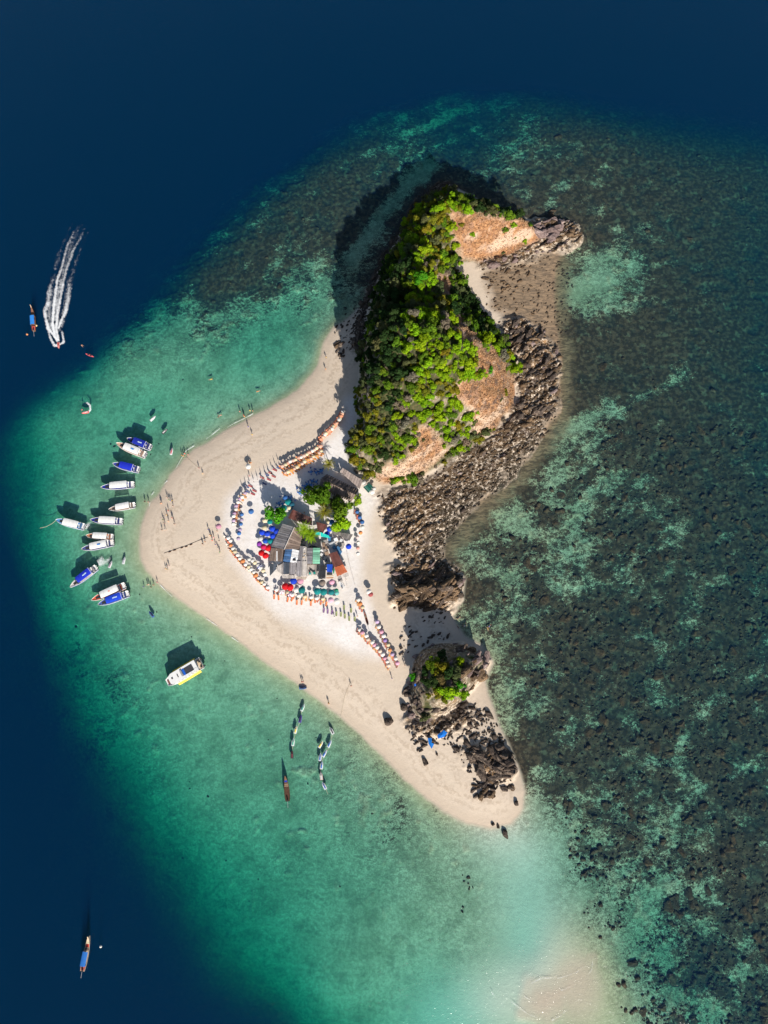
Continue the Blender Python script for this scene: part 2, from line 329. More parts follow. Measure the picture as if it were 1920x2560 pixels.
def mat(name, rgb=(.5, .5, .5), var=.22, scale=3.0, rough=.7, objcol=False, metal=0.0, spec=.3, bstr=.3):
    if name in MATS: return MATS[name]
    t = NT(name); tc = t.N('TexCoord').outputs['Object']
    n = t.noise(tc, scale, 5); f = t.rng(n, .3, .7, 1 - var, 1 + var, False)
    if objcol: base = t.N('ObjectInfo').outputs['Color']
    else:
        r = t.N('RGB'); r.outputs[0].default_value = (*rgb, 1); base = r.outputs[0]
    c = t.N('CombineXYZ')
    for i in range(3): t.L(f, c.inputs[i])
    col = t.mix(1.0, base, c.outputs[0], 'MULTIPLY')
    t.bsdf(col, rough, t.noise(tc, scale * 4, 3), bstr, .03, spec, Metallic=metal)
    MATS[name] = t.m; return t.m

# ------------------------------------------------------------------ ground material
def ground_material():
    t = NT('ground'); g = t.N('NewGeometry').outputs['Position']
    A = t.N('Attribute', attribute_name='zones').outputs; B = t.N('Attribute', attribute_name='cover').outputs
    sA = t.N('SeparateColor'); t.L(A['Color'], sA.inputs[0]); sB = t.N('SeparateColor'); t.L(B['Color'], sB.inputs[0])
    white, rock, dryv = sA.outputs; reef, soil, flat = sB.outputs
    z = t.N('SeparateXYZ'); t.L(g, z.inputs[0]); z = z.outputs[2]
    n1, n2, n3 = t.noise(g, .08, 5), t.noise(g, .9, 5), t.noise(g, 4.0, 4)
    sand = t.mix(white, (.67, .565, .455), (.84, .81, .79))
    sand = t.mix(t.rng(n1, .35, .7, 0, .35), sand, (.56, .46, .36))
    sand = t.mix(t.rng(n2, .4, .75, 0, .22), sand, (.48, .40, .31))
    sand = t.mix(t.rng(n3, .55, .8, 0, .25), sand, (.85, .78, .68))
    wet = t.rng(t.math('ADD', z, t.math('MULTIPLY', t.math('SUBTRACT', n1, .5), .5)), .05, .62, 1, 0)
    sand = t.mix(t.math('MULTIPLY', wet, .6), sand, (.50, .41, .32))
    tide = t.math('ADD', z, t.math('MULTIPLY', t.math('SUBTRACT', n1, .5), .9))
    for lo, hi, k in ((.70, .80, .35), (1.02, 1.10, .28), (.45, .52, .25)):
        band = t.math('MULTIPLY', t.rng(tide, lo - .06, lo), t.rng(tide, hi, hi + .06, 1, 0))
        sand = t.mix(t.math('MULTIPLY', t.math('MULTIPLY', band, t.rng(n2, .4, .6)), k), sand, (.36, .27, .19))
    foot = t.noise(g, 1.9, 2, .5)
    sand = t.mix(t.math('MULTIPLY', t.rng(foot, .60, .70), .22), sand, (.42, .34, .27))
    # under water: pale sand with weed and coral
    ubot = t.mix(t.rng(n2, .35, .68, 0, .5), (.64, .63, .46), (.24, .28, .17))
    ubot = t.mix(t.rng(n1, .42, .68, 0, .5), ubot, (.24, .28, .17))
    ubot = t.mix(t.rng(n3, .46, .7, 0, .55), ubot, (.12, .15, .10))
    ubot = t.mix(t.rng(t.noise(g, .22, 6, .7), .48, .64, 0, .45), ubot, (.15, .18, .12))
    ubot = t.mix(t.rng(z, -1.0, -.25, 0, .6), ubot, (.44, .45, .27)); ubot = t.mix(t.math('MULTIPLY', A['Alpha'], .92), ubot, (.66, .64, .55))
    warp = t.N('Mapping'); t.L(g, warp.inputs[0]); warp.inputs['Rotation'].default_value = (0, 0, R(-35)); warp.inputs['Scale'].default_value = (1, 1.5, 1)
    wv = warp.outputs[0]
    r1, r2, r3 = t.noise(wv, .11, 6, .66), t.noise(wv, .62, 6, .68), t.noise(g, 2.4, 4, .65)
    pat = t.math('ADD', t.math('MULTIPLY', r1, .40), t.math('ADD', t.math('MULTIPLY', r2, .48), t.math('MULTIPLY', r3, .36)))
    thr = t.math('SUBTRACT', .875, t.math('MULTIPLY', reef, .50))
    cov = t.rng(t.math('SUBTRACT', pat, thr), -.07, .07)
    vor = t.N('TexVoronoi'); vor.inputs['Scale'].default_value = .8; t.L(g, vor.inputs['Vector'])
    coral = t.mix(t.rng(t.noise(g, .7, 4), .4, .65), (.042, .030, .020), (.115, .076, .048))
    coral = t.mix(t.rng(n3, .5, .72), coral, (.032, .030, .022))
    coral = t.mix(t.rng(t.noise(g, .35, 3), .58, .7, 0, .7), coral, (.15, .14, .09))
    ubot = t.mix(t.math('MULTIPLY', t.rng(reef, -.15, .40, 0, 1), t.rng(t.math('ADD', t.math('MULTIPLY', r2, .5), t.math('MULTIPLY', r3, .5)), .42, .56, 0, .8)), ubot, (.13, .12, .08))
    ubot = t.mix(cov, ubot, coral)
    base = t.mix(t.rng(z, -.22, -.02), ubot, sand)
    # rock, dry slope, soil
    m = t.N('Mapping'); t.L(g, m.inputs[0]); m.inputs['Rotation'].default_value = (0, 0, -R(38)); m.inputs['Scale'].default_value = (.25, 1, 1)
    s1 = t.noise(m.outputs[0], .9, 6, .65); s1.node.inputs['Distortion'].default_value = 1.6
    rc = t.mix(t.rng(s1, .40, .62), (.040, .027, .018), (.31, .19, .098))
    rc = t.mix(t.math('MULTIPLY', t.rng(B['Alpha'], .25, .8, 1, 0), .8), rc, (.075, .05, .03))
    rc = t.mix(t.rng(t.noise(g, .11, 4, .6), .46, .6, 0, .75), rc, (.055, .038, .025))
    rc = t.mix(t.rng(n3, .52, .75, 0, .45), rc, (.35, .235, .135))
    rc = t.mix(t.rng(t.noise(g, .3, 3), .55, .7, 0, .5), rc, (.22, .17, .16))
    rc = t.mix(t.rng(z, -.1, 1.6, .85, 0), rc, (.055, .046, .032))
    sandgap = t.rng(t.math('ADD', t.math('MULTIPLY', n2, .6), t.math('MULTIPLY', n3, .4)), .40, .50)
    fc = t.mix(t.rng(s1, .40, .60), (.10, .07, .045), (.30, .205, .125)); fc = t.mix(t.rng(n3, .5, .72, 0, .7), fc, (.20, .15, .10))
    base = t.mix(t.math('MULTIPLY', flat, .9), base, fc)
    base = t.mix(t.math('MULTIPLY', rock, sandgap), base, rc)
    dc = t.mix(t.rng(n2, .38, .64), (.28, .13, .06), (.48, .26, .125))
    dc = t.mix(t.rng(n3, .46, .66, 0, .9), dc, (.19, .10, .06)); dc = t.mix(t.rng(t.noise(g, 2.4, 5, .7), .54, .70, 0, .55), dc, (.56, .34, .19))
    dc = t.mix(t.rng(t.noise(g, .22, 4), .52, .68, 0, .5), dc, (.34, .22, .17))
    so_ = t.mix(t.rng(n2, .4, .65), (.045, .055, .02), (.10, .085, .04))
    base = t.mix(soil, base, so_)
    base = t.mix(dryv, base, dc)
    bump = t.math('ADD', t.math('MULTIPLY', n2, .6), t.math('MULTIPLY', n3, .5))
    bumpr = t.math('ADD', bump, t.math('MULTIPLY', t.math('MULTIPLY', s1, 3.0), t.math('ADD', rock, dryv)))
    t.bsdf(base, .9, bumpr, .55, .22, .15)
    return t.m

me = make_grid_mesh('ground', gx, gy, Z)
vegsoil = np.clip(veg * (1 - cliff * .85), 0, 1) * (1 - (oc > -1))
set_attr(me, 'zones', [whitem, rockm * (dry < .6), dry * (1 - .5 * cliff), samp(c_pale, TX, TY)])
set_attr(me, 'cover', [np.clip(reef, -.3, 1.1), vegsoil * (1 - dry), covem, crag_amp])
me.materials.append(ground_material())
ground = bpy.data.objects.new('ground', me); COL.objects.link(ground); ground['kind'] = 'structure'

# ------------------------------------------------------------------ the sea: a closed body of water with a rippled skin
def sea_material():
    t = NT('sea_water'); g = t.N('NewGeometry').outputs['Position']
    mp = t.N('Mapping'); t.L(g, mp.inputs[0]); mp.inputs['Rotation'].default_value = (0, 0, R(20)); mp.inputs['Scale'].default_value = (1, 2.2, 1)
    h = t.math('ADD', t.math('MULTIPLY', t.noise(mp.outputs[0], .35, 5, .6), 1.0), t.math('MULTIPLY', t.noise(g, 1.6, 3), .35))
    bn = t.N('Bump'); bn.inputs['Strength'].default_value = .5; bn.inputs['Distance'].default_value = .6; t.L(h, bn.inputs['Height'])
    gl = t.N('BsdfGlossy'); gl.inputs['Roughness'].default_value = .12; t.L(bn.outputs[0], gl.inputs['Normal'])
    tr = t.N('BsdfTransparent')
    dt = t.N('VectorMath', operation='DOT_PRODUCT'); t.L(bn.outputs[0], dt.inputs[0]); t.L(t.N('NewGeometry').outputs['Incoming'], dt.inputs[1])
    c1 = t.math('MINIMUM', t.math('ABSOLUTE', dt.outputs['Value']), 1.0)   # Schlick, the same from both sides of the skin
    fr = t.math('ADD', t.math('MULTIPLY', t.math('POWER', t.math('SUBTRACT', 1.0, c1), 5.0), .98), .02)
    mx = t.N('MixShader'); t.L(fr, mx.inputs[0]); t.L(tr.outputs[0], mx.inputs[1]); t.L(gl.outputs[0], mx.inputs[2])
    t.L(mx.outputs[0], t.out.inputs['Surface'])
    va = t.N('VolumeAbsorption'); va.inputs['Density'].default_value = .42; va.inputs['Color'].default_value = (.16, .82, .79, 1)
    vs = t.N('VolumeScatter'); vs.inputs['Density'].default_value = .040; vs.inputs['Color'].default_value = (.0, .21, .92, 1)
    ad = t.N('AddShader'); t.L(va.outputs[0], ad.inputs[0]); t.L(vs.outputs[0], ad.inputs[1]); t.L(ad.outputs[0], t.out.inputs['Volume'])
    return t.m
bm_v = [(x, y, z) for z in (0.0, -45.0) for x, y in ((-3900, -3900), (3900, -3900), (3900, 3900), (-3900, 3900))]
me = bpy.data.meshes.new('sea'); me.from_pydata(bm_v, [], [(0, 1, 2, 3), (7, 6, 5, 4), (0, 4, 5, 1), (1, 5, 6, 2), (2, 6, 7, 3), (3, 7, 4, 0)])
me.materials.append(sea_material())
sea = bpy.data.objects.new('sea', me); COL.objects.link(sea); sea['kind'] = 'structure'
# ------------------------------------------------------------------ mesh building and the object tree
class MB:
    def __init__(s): s.v = []; s.f = []; s.m = []
    def add(s, verts, faces, mi=0, M=None):
        o = len(s.v)
        s.v += [tuple(M @ Vector(p)) for p in verts] if M is not None else [tuple(p) for p in verts]
        s.f += [tuple(i + o for i in f) for f in faces]; s.m += [mi] * len(faces); return s
    def box(s, c, d, mi=0, M=None, taper=1.0):
        x, y, z = d[0] / 2, d[1] / 2, d[2] / 2; T = Matrix.Translation(Vector(c)) if M is None else M @ Matrix.Translation(Vector(c))
        t = taper
        vs = [(-x, -y, -z), (x, -y, -z), (x, y, -z), (-x, y, -z), (-x * t, -y * t, z), (x * t, -y * t, z), (x * t, y * t, z), (-x * t, y * t, z)]
        return s.add(vs, [(3, 2, 1, 0), (4, 5, 6, 7), (0, 1, 5, 4), (1, 2, 6, 5), (2, 3, 7, 6), (3, 0, 4, 7)], mi, T)
    def loft(s, rings, mi=0, caps=True, closed=True, M=None):
        n = len(rings[0]); vs = [p for r in rings for p in r]; fs = []
        for k in range(len(rings) - 1):
            for i in range(n if closed else n - 1):
                a, b = k * n + i, k * n + (i + 1) % n
                fs.append((a, b, b + n, a + n))
        if caps: fs += [tuple(range(n))[::-1], tuple(range((len(rings) - 1) * n, len(rings) * n))]
        return s.add(vs, fs, mi, M)
    def tube(s, pts, r, n=6, mi=0, M=None):
        rings = []; pts = [Vector(p) for p in pts]; rr = r if isinstance(r, (list, tuple)) else [r] * len(pts)
        for i, p in enumerate(pts):
            d = (pts[min(i + 1, len(pts) - 1)] - pts[max(i - 1, 0)]).normalized()
            a = d.orthogonal().normalized() if abs(d.z) > .9 else Vector((-d.y, d.x, 0)).normalized()
            b = d.cross(a)
            rings.append([tuple(p + (a * math.cos(2 * math.pi * k / n) + b * math.sin(2 * math.pi * k / n)) * rr[i]) for k in range(n)])
        return s.loft(rings, mi, True, True, M)
    def prism(s, poly, z0, z1, mi=0, M=None):
        n = len(poly); vs = [(x, y, z0) for x, y in poly] + [(x, y, z1) for x, y in poly]
        return s.add(vs, [tuple(range(n))[::-1], tuple(range(n, 2 * n))] + [(i, (i + 1) % n, n + (i + 1) % n, n + i) for i in range(n)], mi, M)
    def mesh(s, name, mats, smooth=False):
        me = bpy.data.meshes.new(name); me.from_pydata(s.v, [], s.f)
        for m in (mats if isinstance(mats, (list, tuple)) else [mats]): me.materials.append(m)
        me.polygons.foreach_set('material_index', s.m)
        if smooth: me.polygons.foreach_set('use_smooth', [True] * len(s.f))
        me.update(); return me
    def build(s, name, mats, parent=None, smooth=False):
        return obj(name, s.mesh(name, mats, smooth), parent)
def obj(name, me, parent=None):
    o = bpy.data.objects.new(name, me); COL.objects.link(o)
    if parent is not None: o.parent = parent
    return o
def tag(o, label, cat, group=None):
    o['label'] = label; o['category'] = cat
    if group: o['group'] = group
    return o
def thing(name, label, cat, loc=(0, 0, 0), rz=0.0, group=None):
    o = obj(name, None); o.location = loc; o.rotation_euler = (0, 0, rz); o.empty_display_size = .3
    return tag(o, label, cat, group)
def dup(root, loc, rz=0.0, label=None, group=None, scale=None, tilt=None):
    def cp(o, par):
        c = o.copy(); COL.objects.link(c); c.parent = par
        for ch in o.children: cp(ch, c)
        return c
    r = cp(root, None); r.location = loc; r.rotation_euler = (tilt[0], tilt[1], rz) if tilt else (0, 0, rz)
    if scale is not None: r.scale = scale if isinstance(scale, tuple) else (scale,) * 3
    if label: r['label'] = label
    if group: r['group'] = group
    return r
def kid(root, name): return [c for c in root.children if c.name.split('.')[0] == name]
def paint(root, part, rgb):
    for c in kid(root, part): c.color = (*rgb, 1)
class Proto:
    """first call moves the source itself, later calls copy it"""
    def __init__(s, root): s.root = root; s.used = False
    def put(s, loc, rz=0.0, label=None, group=None, scale=None, tilt=None):
        if not s.used:
            s.used = True; r = s.root; r.location = loc; r.rotation_euler = (tilt[0], tilt[1], rz) if tilt else (0, 0, rz)
            if scale is not None: r.scale = scale if isinstance(scale, tuple) else (scale,) * 3
            if label: r['label'] = label
            if group: r['group'] = group
            return r
        return dup(s.root, loc, rz, label, group, scale, tilt)
def along(pts, n, jit=0.0):
    L = [math.dist(a, b) for a, b in zip(pts[:-1], pts[1:])]; T = sum(L); out = []
    for k in range(n):
        d = T * (k / max(n - 1, 1)); i = 0
        while i < len(L) - 1 and d > L[i]: d -= L[i]; i += 1
        f = d / L[i]; out.append((pts[i][0] + (pts[i + 1][0] - pts[i][0]) * f + random.uniform(-jit, jit), pts[i][1] + (pts[i + 1][1] - pts[i][1]) * f + random.uniform(-jit, jit)))
    return out
def z1(X, Y): return 540 + X / 4.1475, 1160 + Y / 4.1475        # village enlargement -> photo pixel

OBJM = mat('painted_cloth', objcol=True, var=.08, rough=.8, scale=1.5)
M_WHITE = mat('white_gelcoat', (.80, .80, .79), .05, .6, .25, spec=.5, bstr=.03)
M_GREY = mat('grey_metal', (.32, .33, .35), .15, 2, .4)
M_DARK = mat('dark_rubber', (.035, .035, .04), .2, 3, .6)
M_GLASS = mat('tinted_screen', (.03, .045, .06), .1, 1, .08, spec=.6, bstr=.0)
M_WOOD = mat('weathered_wood', (.30, .22, .15), .3, 3, .8)
M_PALEWOOD = mat('pale_wood', (.60, .47, .33), .25, 3, .7)
M_BROWN = mat('dark_brown_wood', (.10, .05, .03), .3, 3, .6)
M_POLE = mat('pole_paint', (.55, .54, .52), .1, 3, .5)
M_SKIN = mat('skin', objcol=True, var=.06, rough=.6, scale=4, bstr=.05)
M_HAIR = mat('dark_hair', (.02, .014, .01), .2, 8, .6)

# ------------------------------------------------------------------ rocks
def rock_mesh(seed, sub=3, chunky=.5):
    rnd = random.Random(seed); import bmesh
    bm = bmesh.new(); bmesh.ops.create_icosphere(bm, subdivisions=sub, radius=1.0)
    planes = [(Vector((rnd.gauss(0, 1), rnd.gauss(0, 1), rnd.gauss(0, 1))).normalized(), rnd.uniform(.45, .85)) for _ in range(11)]
    cs = np.array([v.co[:] for v in bm.verts])
    nn = fbm(cs[:, 0] * 2.3 + seed, cs[:, 1] * 2.3 + cs[:, 2] * 1.7, 3, seed) - .5
    for v, q in zip(bm.verts, nn):
        p = v.co.copy()
        for n, d in planes:
            e = p.dot(n) - d
            if e > 0: p -= n * e
        v.co = p * (1 + chunky * q)
    me = bpy.data.meshes.new('rock'); bm.to_mesh(me); bm.free()
    return me
def rock_material(name, dark, mid, lite):
    t = NT(name); tc = t.N('TexCoord').outputs['Object']; g = t.N('NewGeometry').outputs['Position']
    m = t.N('Mapping'); t.L(tc, m.inputs[0]); m.inputs['Scale'].default_value = (.6, 2.4, 2.4)
    a, b = t.noise(m.outputs[0], 1.3, 6, .65), t.noise(g, 1.6, 5)
    c = t.mix(t.rng(a, .36, .62), dark, mid); c = t.mix(t.rng(b, .5, .72, 0, .8), c, lite)
    rnd = t.N('ObjectInfo').outputs['Random']
    c = t.mix(t.math('MULTIPLY', rnd, .45), c, dark); c = t.mix(t.rng(t.noise(g, .11, 4, .6), .46, .6, 0, .6), c, dark)
    z = t.N('SeparateXYZ'); t.L(g, z.inputs[0])
    c = t.mix(t.rng(z.outputs[2], -.1, 1.6, .8, 0), c, (.05, .042, .032))
    t.bsdf(c, .85, t.math('ADD', a, t.math('MULTIPLY', b, .5)), .6, .25, .2); return t.m
M_ROCK = rock_material('tan_rock', (.045, .030, .020), (.27, .175, .10), (.42, .30, .20))
M_DROCK = rock_material('dark_rock', (.040, .031, .028), (.16, .115, .085), (.36, .29, .23))
M_PROCK = rock_material('pinkish_rock', (.13, .09, .085), (.34, .26, .24), (.50, .42, .40))
ROCKS = {}
for key, m in (('tan', M_ROCK), ('dark', M_DROCK), ('pink', M_PROCK)):
    ROCKS[key] = []
    for k in range(5):
        me = rock_mesh(100 + k, 3); me.materials.append(m); ROCKS[key].append(me)
SMALL = [rock_mesh(200 + k, 1, .6) for k in range(5)]
def rock_arrays(me):
    n = len(me.vertices); co = np.zeros(n * 3, np.float32); me.vertices.foreach_get('co', co)
    f = np.array([p.vertices[:] for p in me.polygons], np.int32); return co.reshape(-1, 3), f
SMALLA = [rock_arrays(m) for m in SMALL]
for m in SMALL: bpy.data.meshes.remove(m)
def joined(name, items, material, arrays, smooth=False):
    """items: (which, x, y, z, sx, sy, sz, rz, tilt); one stuff mesh"""
    vs, fs, o = [], [], 0
    for k, x, y, z, sx, sy, sz, rz, ti in items:
        co, f = arrays[k]
        M = np.array(Matrix.Rotation(rz, 3, 'Z') @ Matrix.Rotation(ti, 3, 'X') @ Matrix.Diagonal((sx, sy, sz)))
        vs.append(co @ M.T + np.array([x, y, z])); fs.append(f + o); o += len(co)
    v = np.concatenate(vs).astype(np.float32); f = np.concatenate(fs).astype(np.int32); k = f.shape[1]
    me = bpy.data.meshes.new(name); me.vertices.add(len(v)); me.vertices.foreach_set('co', v.reshape(-1))
    me.loops.add(f.size); me.loops.foreach_set('vertex_index', f.reshape(-1)); me.polygons.add(len(f))
    me.polygons.foreach_set('loop_start', np.arange(0, f.size, k, dtype=np.int32))
    if smooth: me.polygons.foreach_set('use_smooth', np.ones(len(f), bool))
    me.update(calc_edges=True); me.materials.append(material)
    o = obj(name, me); o['kind'] = 'stuff'; return o
STRIKE = R(38)
BIG = []           # (size, px-zone name, colour, x, y, z, sx, sy, sz, rz)
def subzone(px, py, where, s, e):
    shape = 'long' if e > 1.55 else 'blocky'
    if 'east shore' in where:
        w = 'below the north-east corner of the wooded hill' if py < 880 else ('on the widest part of the shelf east of the hill' if py < 1040 else ('on the shelf curving south-east under the hill' if py < 1170 else ('on the broad shelf beside the huts' if py < 1290 else 'at the south end of the shelf')))
    elif 'outcrop' in where: w = 'at the sand end of the outcrop' if px < 1040 else ('in the middle of the outcrop' if px < 1095 else 'at the sea end of the outcrop')
    elif 'south of' in where: w = 'scattered close under the islet' if py < 1850 else (('on the ' + ('landward' if px < 1222 else 'seaward') + (' north' if py < 1908 else ' south') + ' part of the southern dark ridge') if py < 1940 else 'in the southernmost rock cluster on the sand')
    elif 'shaded shore' in where: w = 'on the shaded north-west shore under the trees' if py < 650 else ('on the shaded west shore under the trees' if py < 770 else 'scattered on the shaded sand west of the hill')
    elif 'tip of' in where: w = 'at the outer tip of the headland' if px > 1360 else 'along the south foot of the headland'
    else: w = where
    return shape + ' boulder ' + w
def scatter(poly, n, smin, smax, colour, where, strike=STRIKE, spread=.35, elong=1.9, power=2.5, sink=.25):
    xs = [p[0] for p in poly]; ys = [p[1] for p in poly]; k = 0; tries = 0
    while k < n and tries < n * 30:
        tries += 1
        px, py = random.uniform(min(xs), max(xs)), random.uniform(min(ys), max(ys))
        if not inpoly(poly, px, py): continue
        x, y, g = on_ground(px, py)
        s = smin + (smax - smin) * random.random() ** power
        if poly is R_EAST and py > 1080: s *= .62
        e = random.uniform(1.0, elong)
        c = colour if isinstance(colour, str) else random.choice(colour)
        BIG.append((s * e, subzone(px, py, where, s, e), c, x, y, g + s * (.35 - sink) , s * e, s * random.uniform(.6, .9), s * random.uniform(.55, .95), strike + random.gauss(0, spread)))
        k += 1
scatter(R_EAST, 430, .45, 1.9, ['tan', 'tan', 'dark', 'tan', 'dark', 'tan', 'dark', 'pink'], 'on the rocky shelf along the east shore below the wooded hill')
scatter([(1250,840),(1300,820),(1385,870),(1390,960),(1370,1040),(1300,1070),(1295,930)], 60, .9, 2.1, ['tan', 'dark'], 'on the rocky shelf along the east shore below the wooded hill', elong=2.4)
scatter([(1205,690),(1300,655),(1330,690),(1260,770),(1225,760)], 40, .4, 1.3, 'tan', 'in the small cove between the two headlands', strike=R(30))
scatter(R_TIP, 70, .6, 2.0, ['pink', 'tan', 'pink'], 'at the tip of the northern headland', strike=R(15))
scatter([(1330,560),(1400,545),(1400,600),(1350,610)], 14, 1.6, 3.0, 'pink', 'at the tip of the northern headland', strike=R(15))
scatter([(1360,545),(1385,515),(1395,545)], 5, .9, 1.6, 'tan', 'at the tip of the northern headland')
scatter(R_WEST, 220, .35, 1.5, 'dark', 'on the shaded shore west of the wooded hill', strike=R(60))
scatter([(855,770),(890,760),(905,800),(890,880),(850,900),(830,850)], 60, .25, .9, 'dark', 'on the shaded shore west of the wooded hill', elong=1.6)
scatter([(832,855),(855,850),(860,890),(848,905),(838,880)], 14, .6, 1.3, ['dark', 'tan'], 'on the shaded shore west of the wooded hill')
scatter(R_OUT, 80, .6, 1.8, ['tan', 'tan', 'pink'], 'in the rock outcrop on the shore between the huts and the islet', strike=R(28), elong=2.4)
scatter(OUTCROP, 70, 1.0, 2.5, ['tan', 'tan', 'dark'], 'in the rock outcrop on the shore between the huts and the islet', strike=R(28), elong=2.4, power=1.3)
scatter([(1090,1515),(1120,1515),(1110,1560),(1060,1560),(1050,1530)], 30, .3, .9, 'dark', 'in the rock outcrop on the shore between the huts and the islet')
scatter(ISLET, 46, .8, 2.4, ['pink', 'dark'], 'on the steep small islet')
scatter([(1170,1620),(1230,1650),(1200,1700),(1150,1750),(1120,1780)], 36, .7, 2.2, ['pink', 'tan'], 'on the steep small islet', strike=R(50), elong=2.6)
scatter([(1015,1720),(1050,1740),(1060,1800),(1030,1800)], 16, .8, 2.0, 'dark', 'on the steep small islet')
scatter([(1000,1560),(1060,1570),(1130,1590),(1120,1605),(1040,1620),(1000,1640)], 40, .25, 1.0, 'dark', 'on the shaded sand north of the islet')
scatter(R_SOUTH, 150, .35, 1.5, 'dark', 'among the dark rocks on the sand south of the islet', strike=R(-25), elong=2.0)
scatter([(1160,1880),(1270,1870),(1280,1930),(1240,1950),(1180,1930)], 40, .9, 2.2, 'dark', 'among the dark rocks on the sand south of the islet', strike=R(-18), elong=2.6, power=1.2)
scatter([(1172,1960),(1215,1960),(1235,1995),(1190,1995)], 12, 1.0, 1.9, ['dark', 'tan'], 'among the dark rocks on the sand south of the islet')
scatter([(1225,1950),(1285,1960),(1280,1985),(1240,1985)], 6, 1.0, 1.9, ['dark', 'tan'], 'among the dark rocks on the sand south of the islet', strike=R(-30))
scatter([(1130,1760),(1200,1750),(1230,1800),(1250,1850),(1190,1860),(1140,1820)], 60, .3, 1.3, 'dark', 'among the dark rocks on the sand south of the islet')
scatter([(1020,1810),(1070,1830),(1060,1880),(1030,1880)], 22, .4, 1.4, 'dark', 'among the dark rocks on the sand south of the islet')
for px, py, s, e, where in ((970,1804,1.7,1.2,'alone on the open sand west of the islet, big and upright'), (1063,1906,1.3,1.2,'alone on the sand south of the islet'), (1291,2008,1.0,1.0,'alone at the very south tip of the sand'),
        (1263,2084,1.1,1.8,'alone in the shallow water off the south tip'), (1232,2060,.7,1.0,'at the waterline of the south tip, nearer the sand'), (1245,2066,.7,1.5,'at the waterline of the south tip, farther from the sand'),
        (1009,1768,1.6,1.0,'on the sand right beside the west foot of the islet'), (1002,1620,.9,1.0,'on the shaded sand edge north-west of the islet'), (1092,1885,.5,1.4,'small on the sand beside the blue tarpaulins')):
    x, y, g = on_ground(px, py)
    o = obj('boulder', random.choice(ROCKS['dark'])); o.location = (x, y, g + s * .25); o.scale = (s * e, s * .9, s * .95); o.rotation_euler = (0, 0, R(-60) if e > 1.3 else random.uniform(0, 6))
    tag(o, 'dark boulder ' + where, 'boulder')
BIG.sort(key=lambda r: -r[0])
names = {'tan': 'tan angular', 'dark': 'dark weathered', 'pink': 'pale pinkish'}
for s, where, c, x, y, z, sx, sy, sz, rz in BIG[:290]:
    o = obj('boulder', random.choice(ROCKS[c])); o.location = (x, y, z); o.scale = (sx, sy, sz); o.rotation_euler = (random.gauss(.15, .25), random.gauss(-.1, .2), rz)
    tag(o, names[c] + ' ' + where, 'boulder', names[c] + ' boulders ' + where.split(' boulder ')[1])
for c, m in (('tan', M_ROCK), ('dark', M_DROCK), ('pink', M_PROCK)):
    rest = [(random.randrange(5), x, y, z, sx, sy, sz, rz, random.gauss(.1, .3)) for s, w, cc, x, y, z, sx, sy, sz, rz in BIG[290:] if cc == c]
    rest and joined('rocks', rest, m, SMALLA)
# loose cobbles filling the shelves
cob = {'tan': [], 'dark': []}
for poly, n, c in ((R_EAST, 1300, 'tan'), (R_COVE, 260, 'tan'), (R_WEST, 1300, 'dark'), (R_OUT, 200, 'tan'), (R_SOUTH, 260, 'dark'), (R_TIP, 160, 'tan')):
    xs = [p[0] for p in poly]; ys = [p[1] for p in poly]; k = 0
    while k < n:
        px, py = random.uniform(min(xs), max(xs)) + random.gauss(0, 6), random.uniform(min(ys), max(ys)) + random.gauss(0, 6)
        if not inpoly(poly, px + random.gauss(0, 5), py + random.gauss(0, 5)): continue
        k += 1; x, y, g = on_ground(px, py); s = random.uniform(.18, .6)
        cob[c].append((random.randrange(5), x, y, g + s * .15, s * random.uniform(1, 1.8), s * .8, s * .7, STRIKE + random.gauss(0, .5), random.gauss(0, .3)))
joined('cobbles', cob['tan'], M_ROCK, SMALLA); joined('cobbles', cob['dark'], M_DROCK, SMALLA)

# ------------------------------------------------------------------ coral heads under the water
t = NT('coral'); g_ = t.N('NewGeometry').outputs['Position']
c_ = t.mix(t.rng(t.noise(g_, 1.1, 5), .38, .64), (.045, .033, .023), (.12, .08, .05)); c_ = t.mix(t.rng(t.noise(g_, 4, 3), .5, .75, 0, .6), c_, (.17, .13, .08))
c_ = t.mix(t.math('MULTIPLY', t.N('ObjectInfo').outputs['Random'], .5), c_, (.035, .03, .024))
t.bsdf(c_, .95, t.noise(g_, 3, 4), .7, .2, .05); M_CORAL = t.m
CORAL = []
for k in range(4):
    me = rock_mesh(300 + k, 2, .9); me.materials.append(M_CORAL); CORAL.append(me)
heads = []
tries = 0
while len(heads) < 5200 and tries < 60000:
    tries += 1
    px, py = random.uniform(1150, 1920), 2560 - 1500 * random.random() ** 1.25
    if random.random() < .12: px, py = random.uniform(330, 1900), random.uniform(330, 1700)
    x, y = P(px, py, -1.0); r = float(samp(c_reef, x, y)) ; shd = float(samp(c_shore, x, y))
    if shd > -14 or r < .1: continue
    wxx, wyy = x * .87 + y * .5 + 9 * (float(fbm(np.array([x * .05]), np.array([y * .05]), 3, 35)[0]) - .5), (-x * .5 + y * .87) * 1.35
    q = float(fbm(np.array([wxx * .13]), np.array([wyy * .13]), 4, 33)[0])
    if q + (r - .5) * .45 < .52 + random.uniform(-.07, .05): continue
    g = hz(x, y)
    if g > -.35: continue
    s = random.uniform(.2, .5) + 1.3 * random.random() ** 8
    h = min(s * .36, -g * .6)
    heads.append((s, x, y, g, h))
tries = 0
while tries < 70:                            # single dark weed clumps and corals on the pale western flats
    tries += 1
    px, py = random.uniform(60, 1000), random.uniform(850, 2400); x, y = P(px, py, -1.0); g = hz(x, y)
    if float(samp(c_shore, x, y)) > -5 or g > -.7 or g < -6: continue
    s = random.uniform(.2, .45) + .4 * random.random() ** 6; heads.append((s, x, y, g, min(s * .35, -g * .6)))
heads.sort(key=lambda r: -r[0])
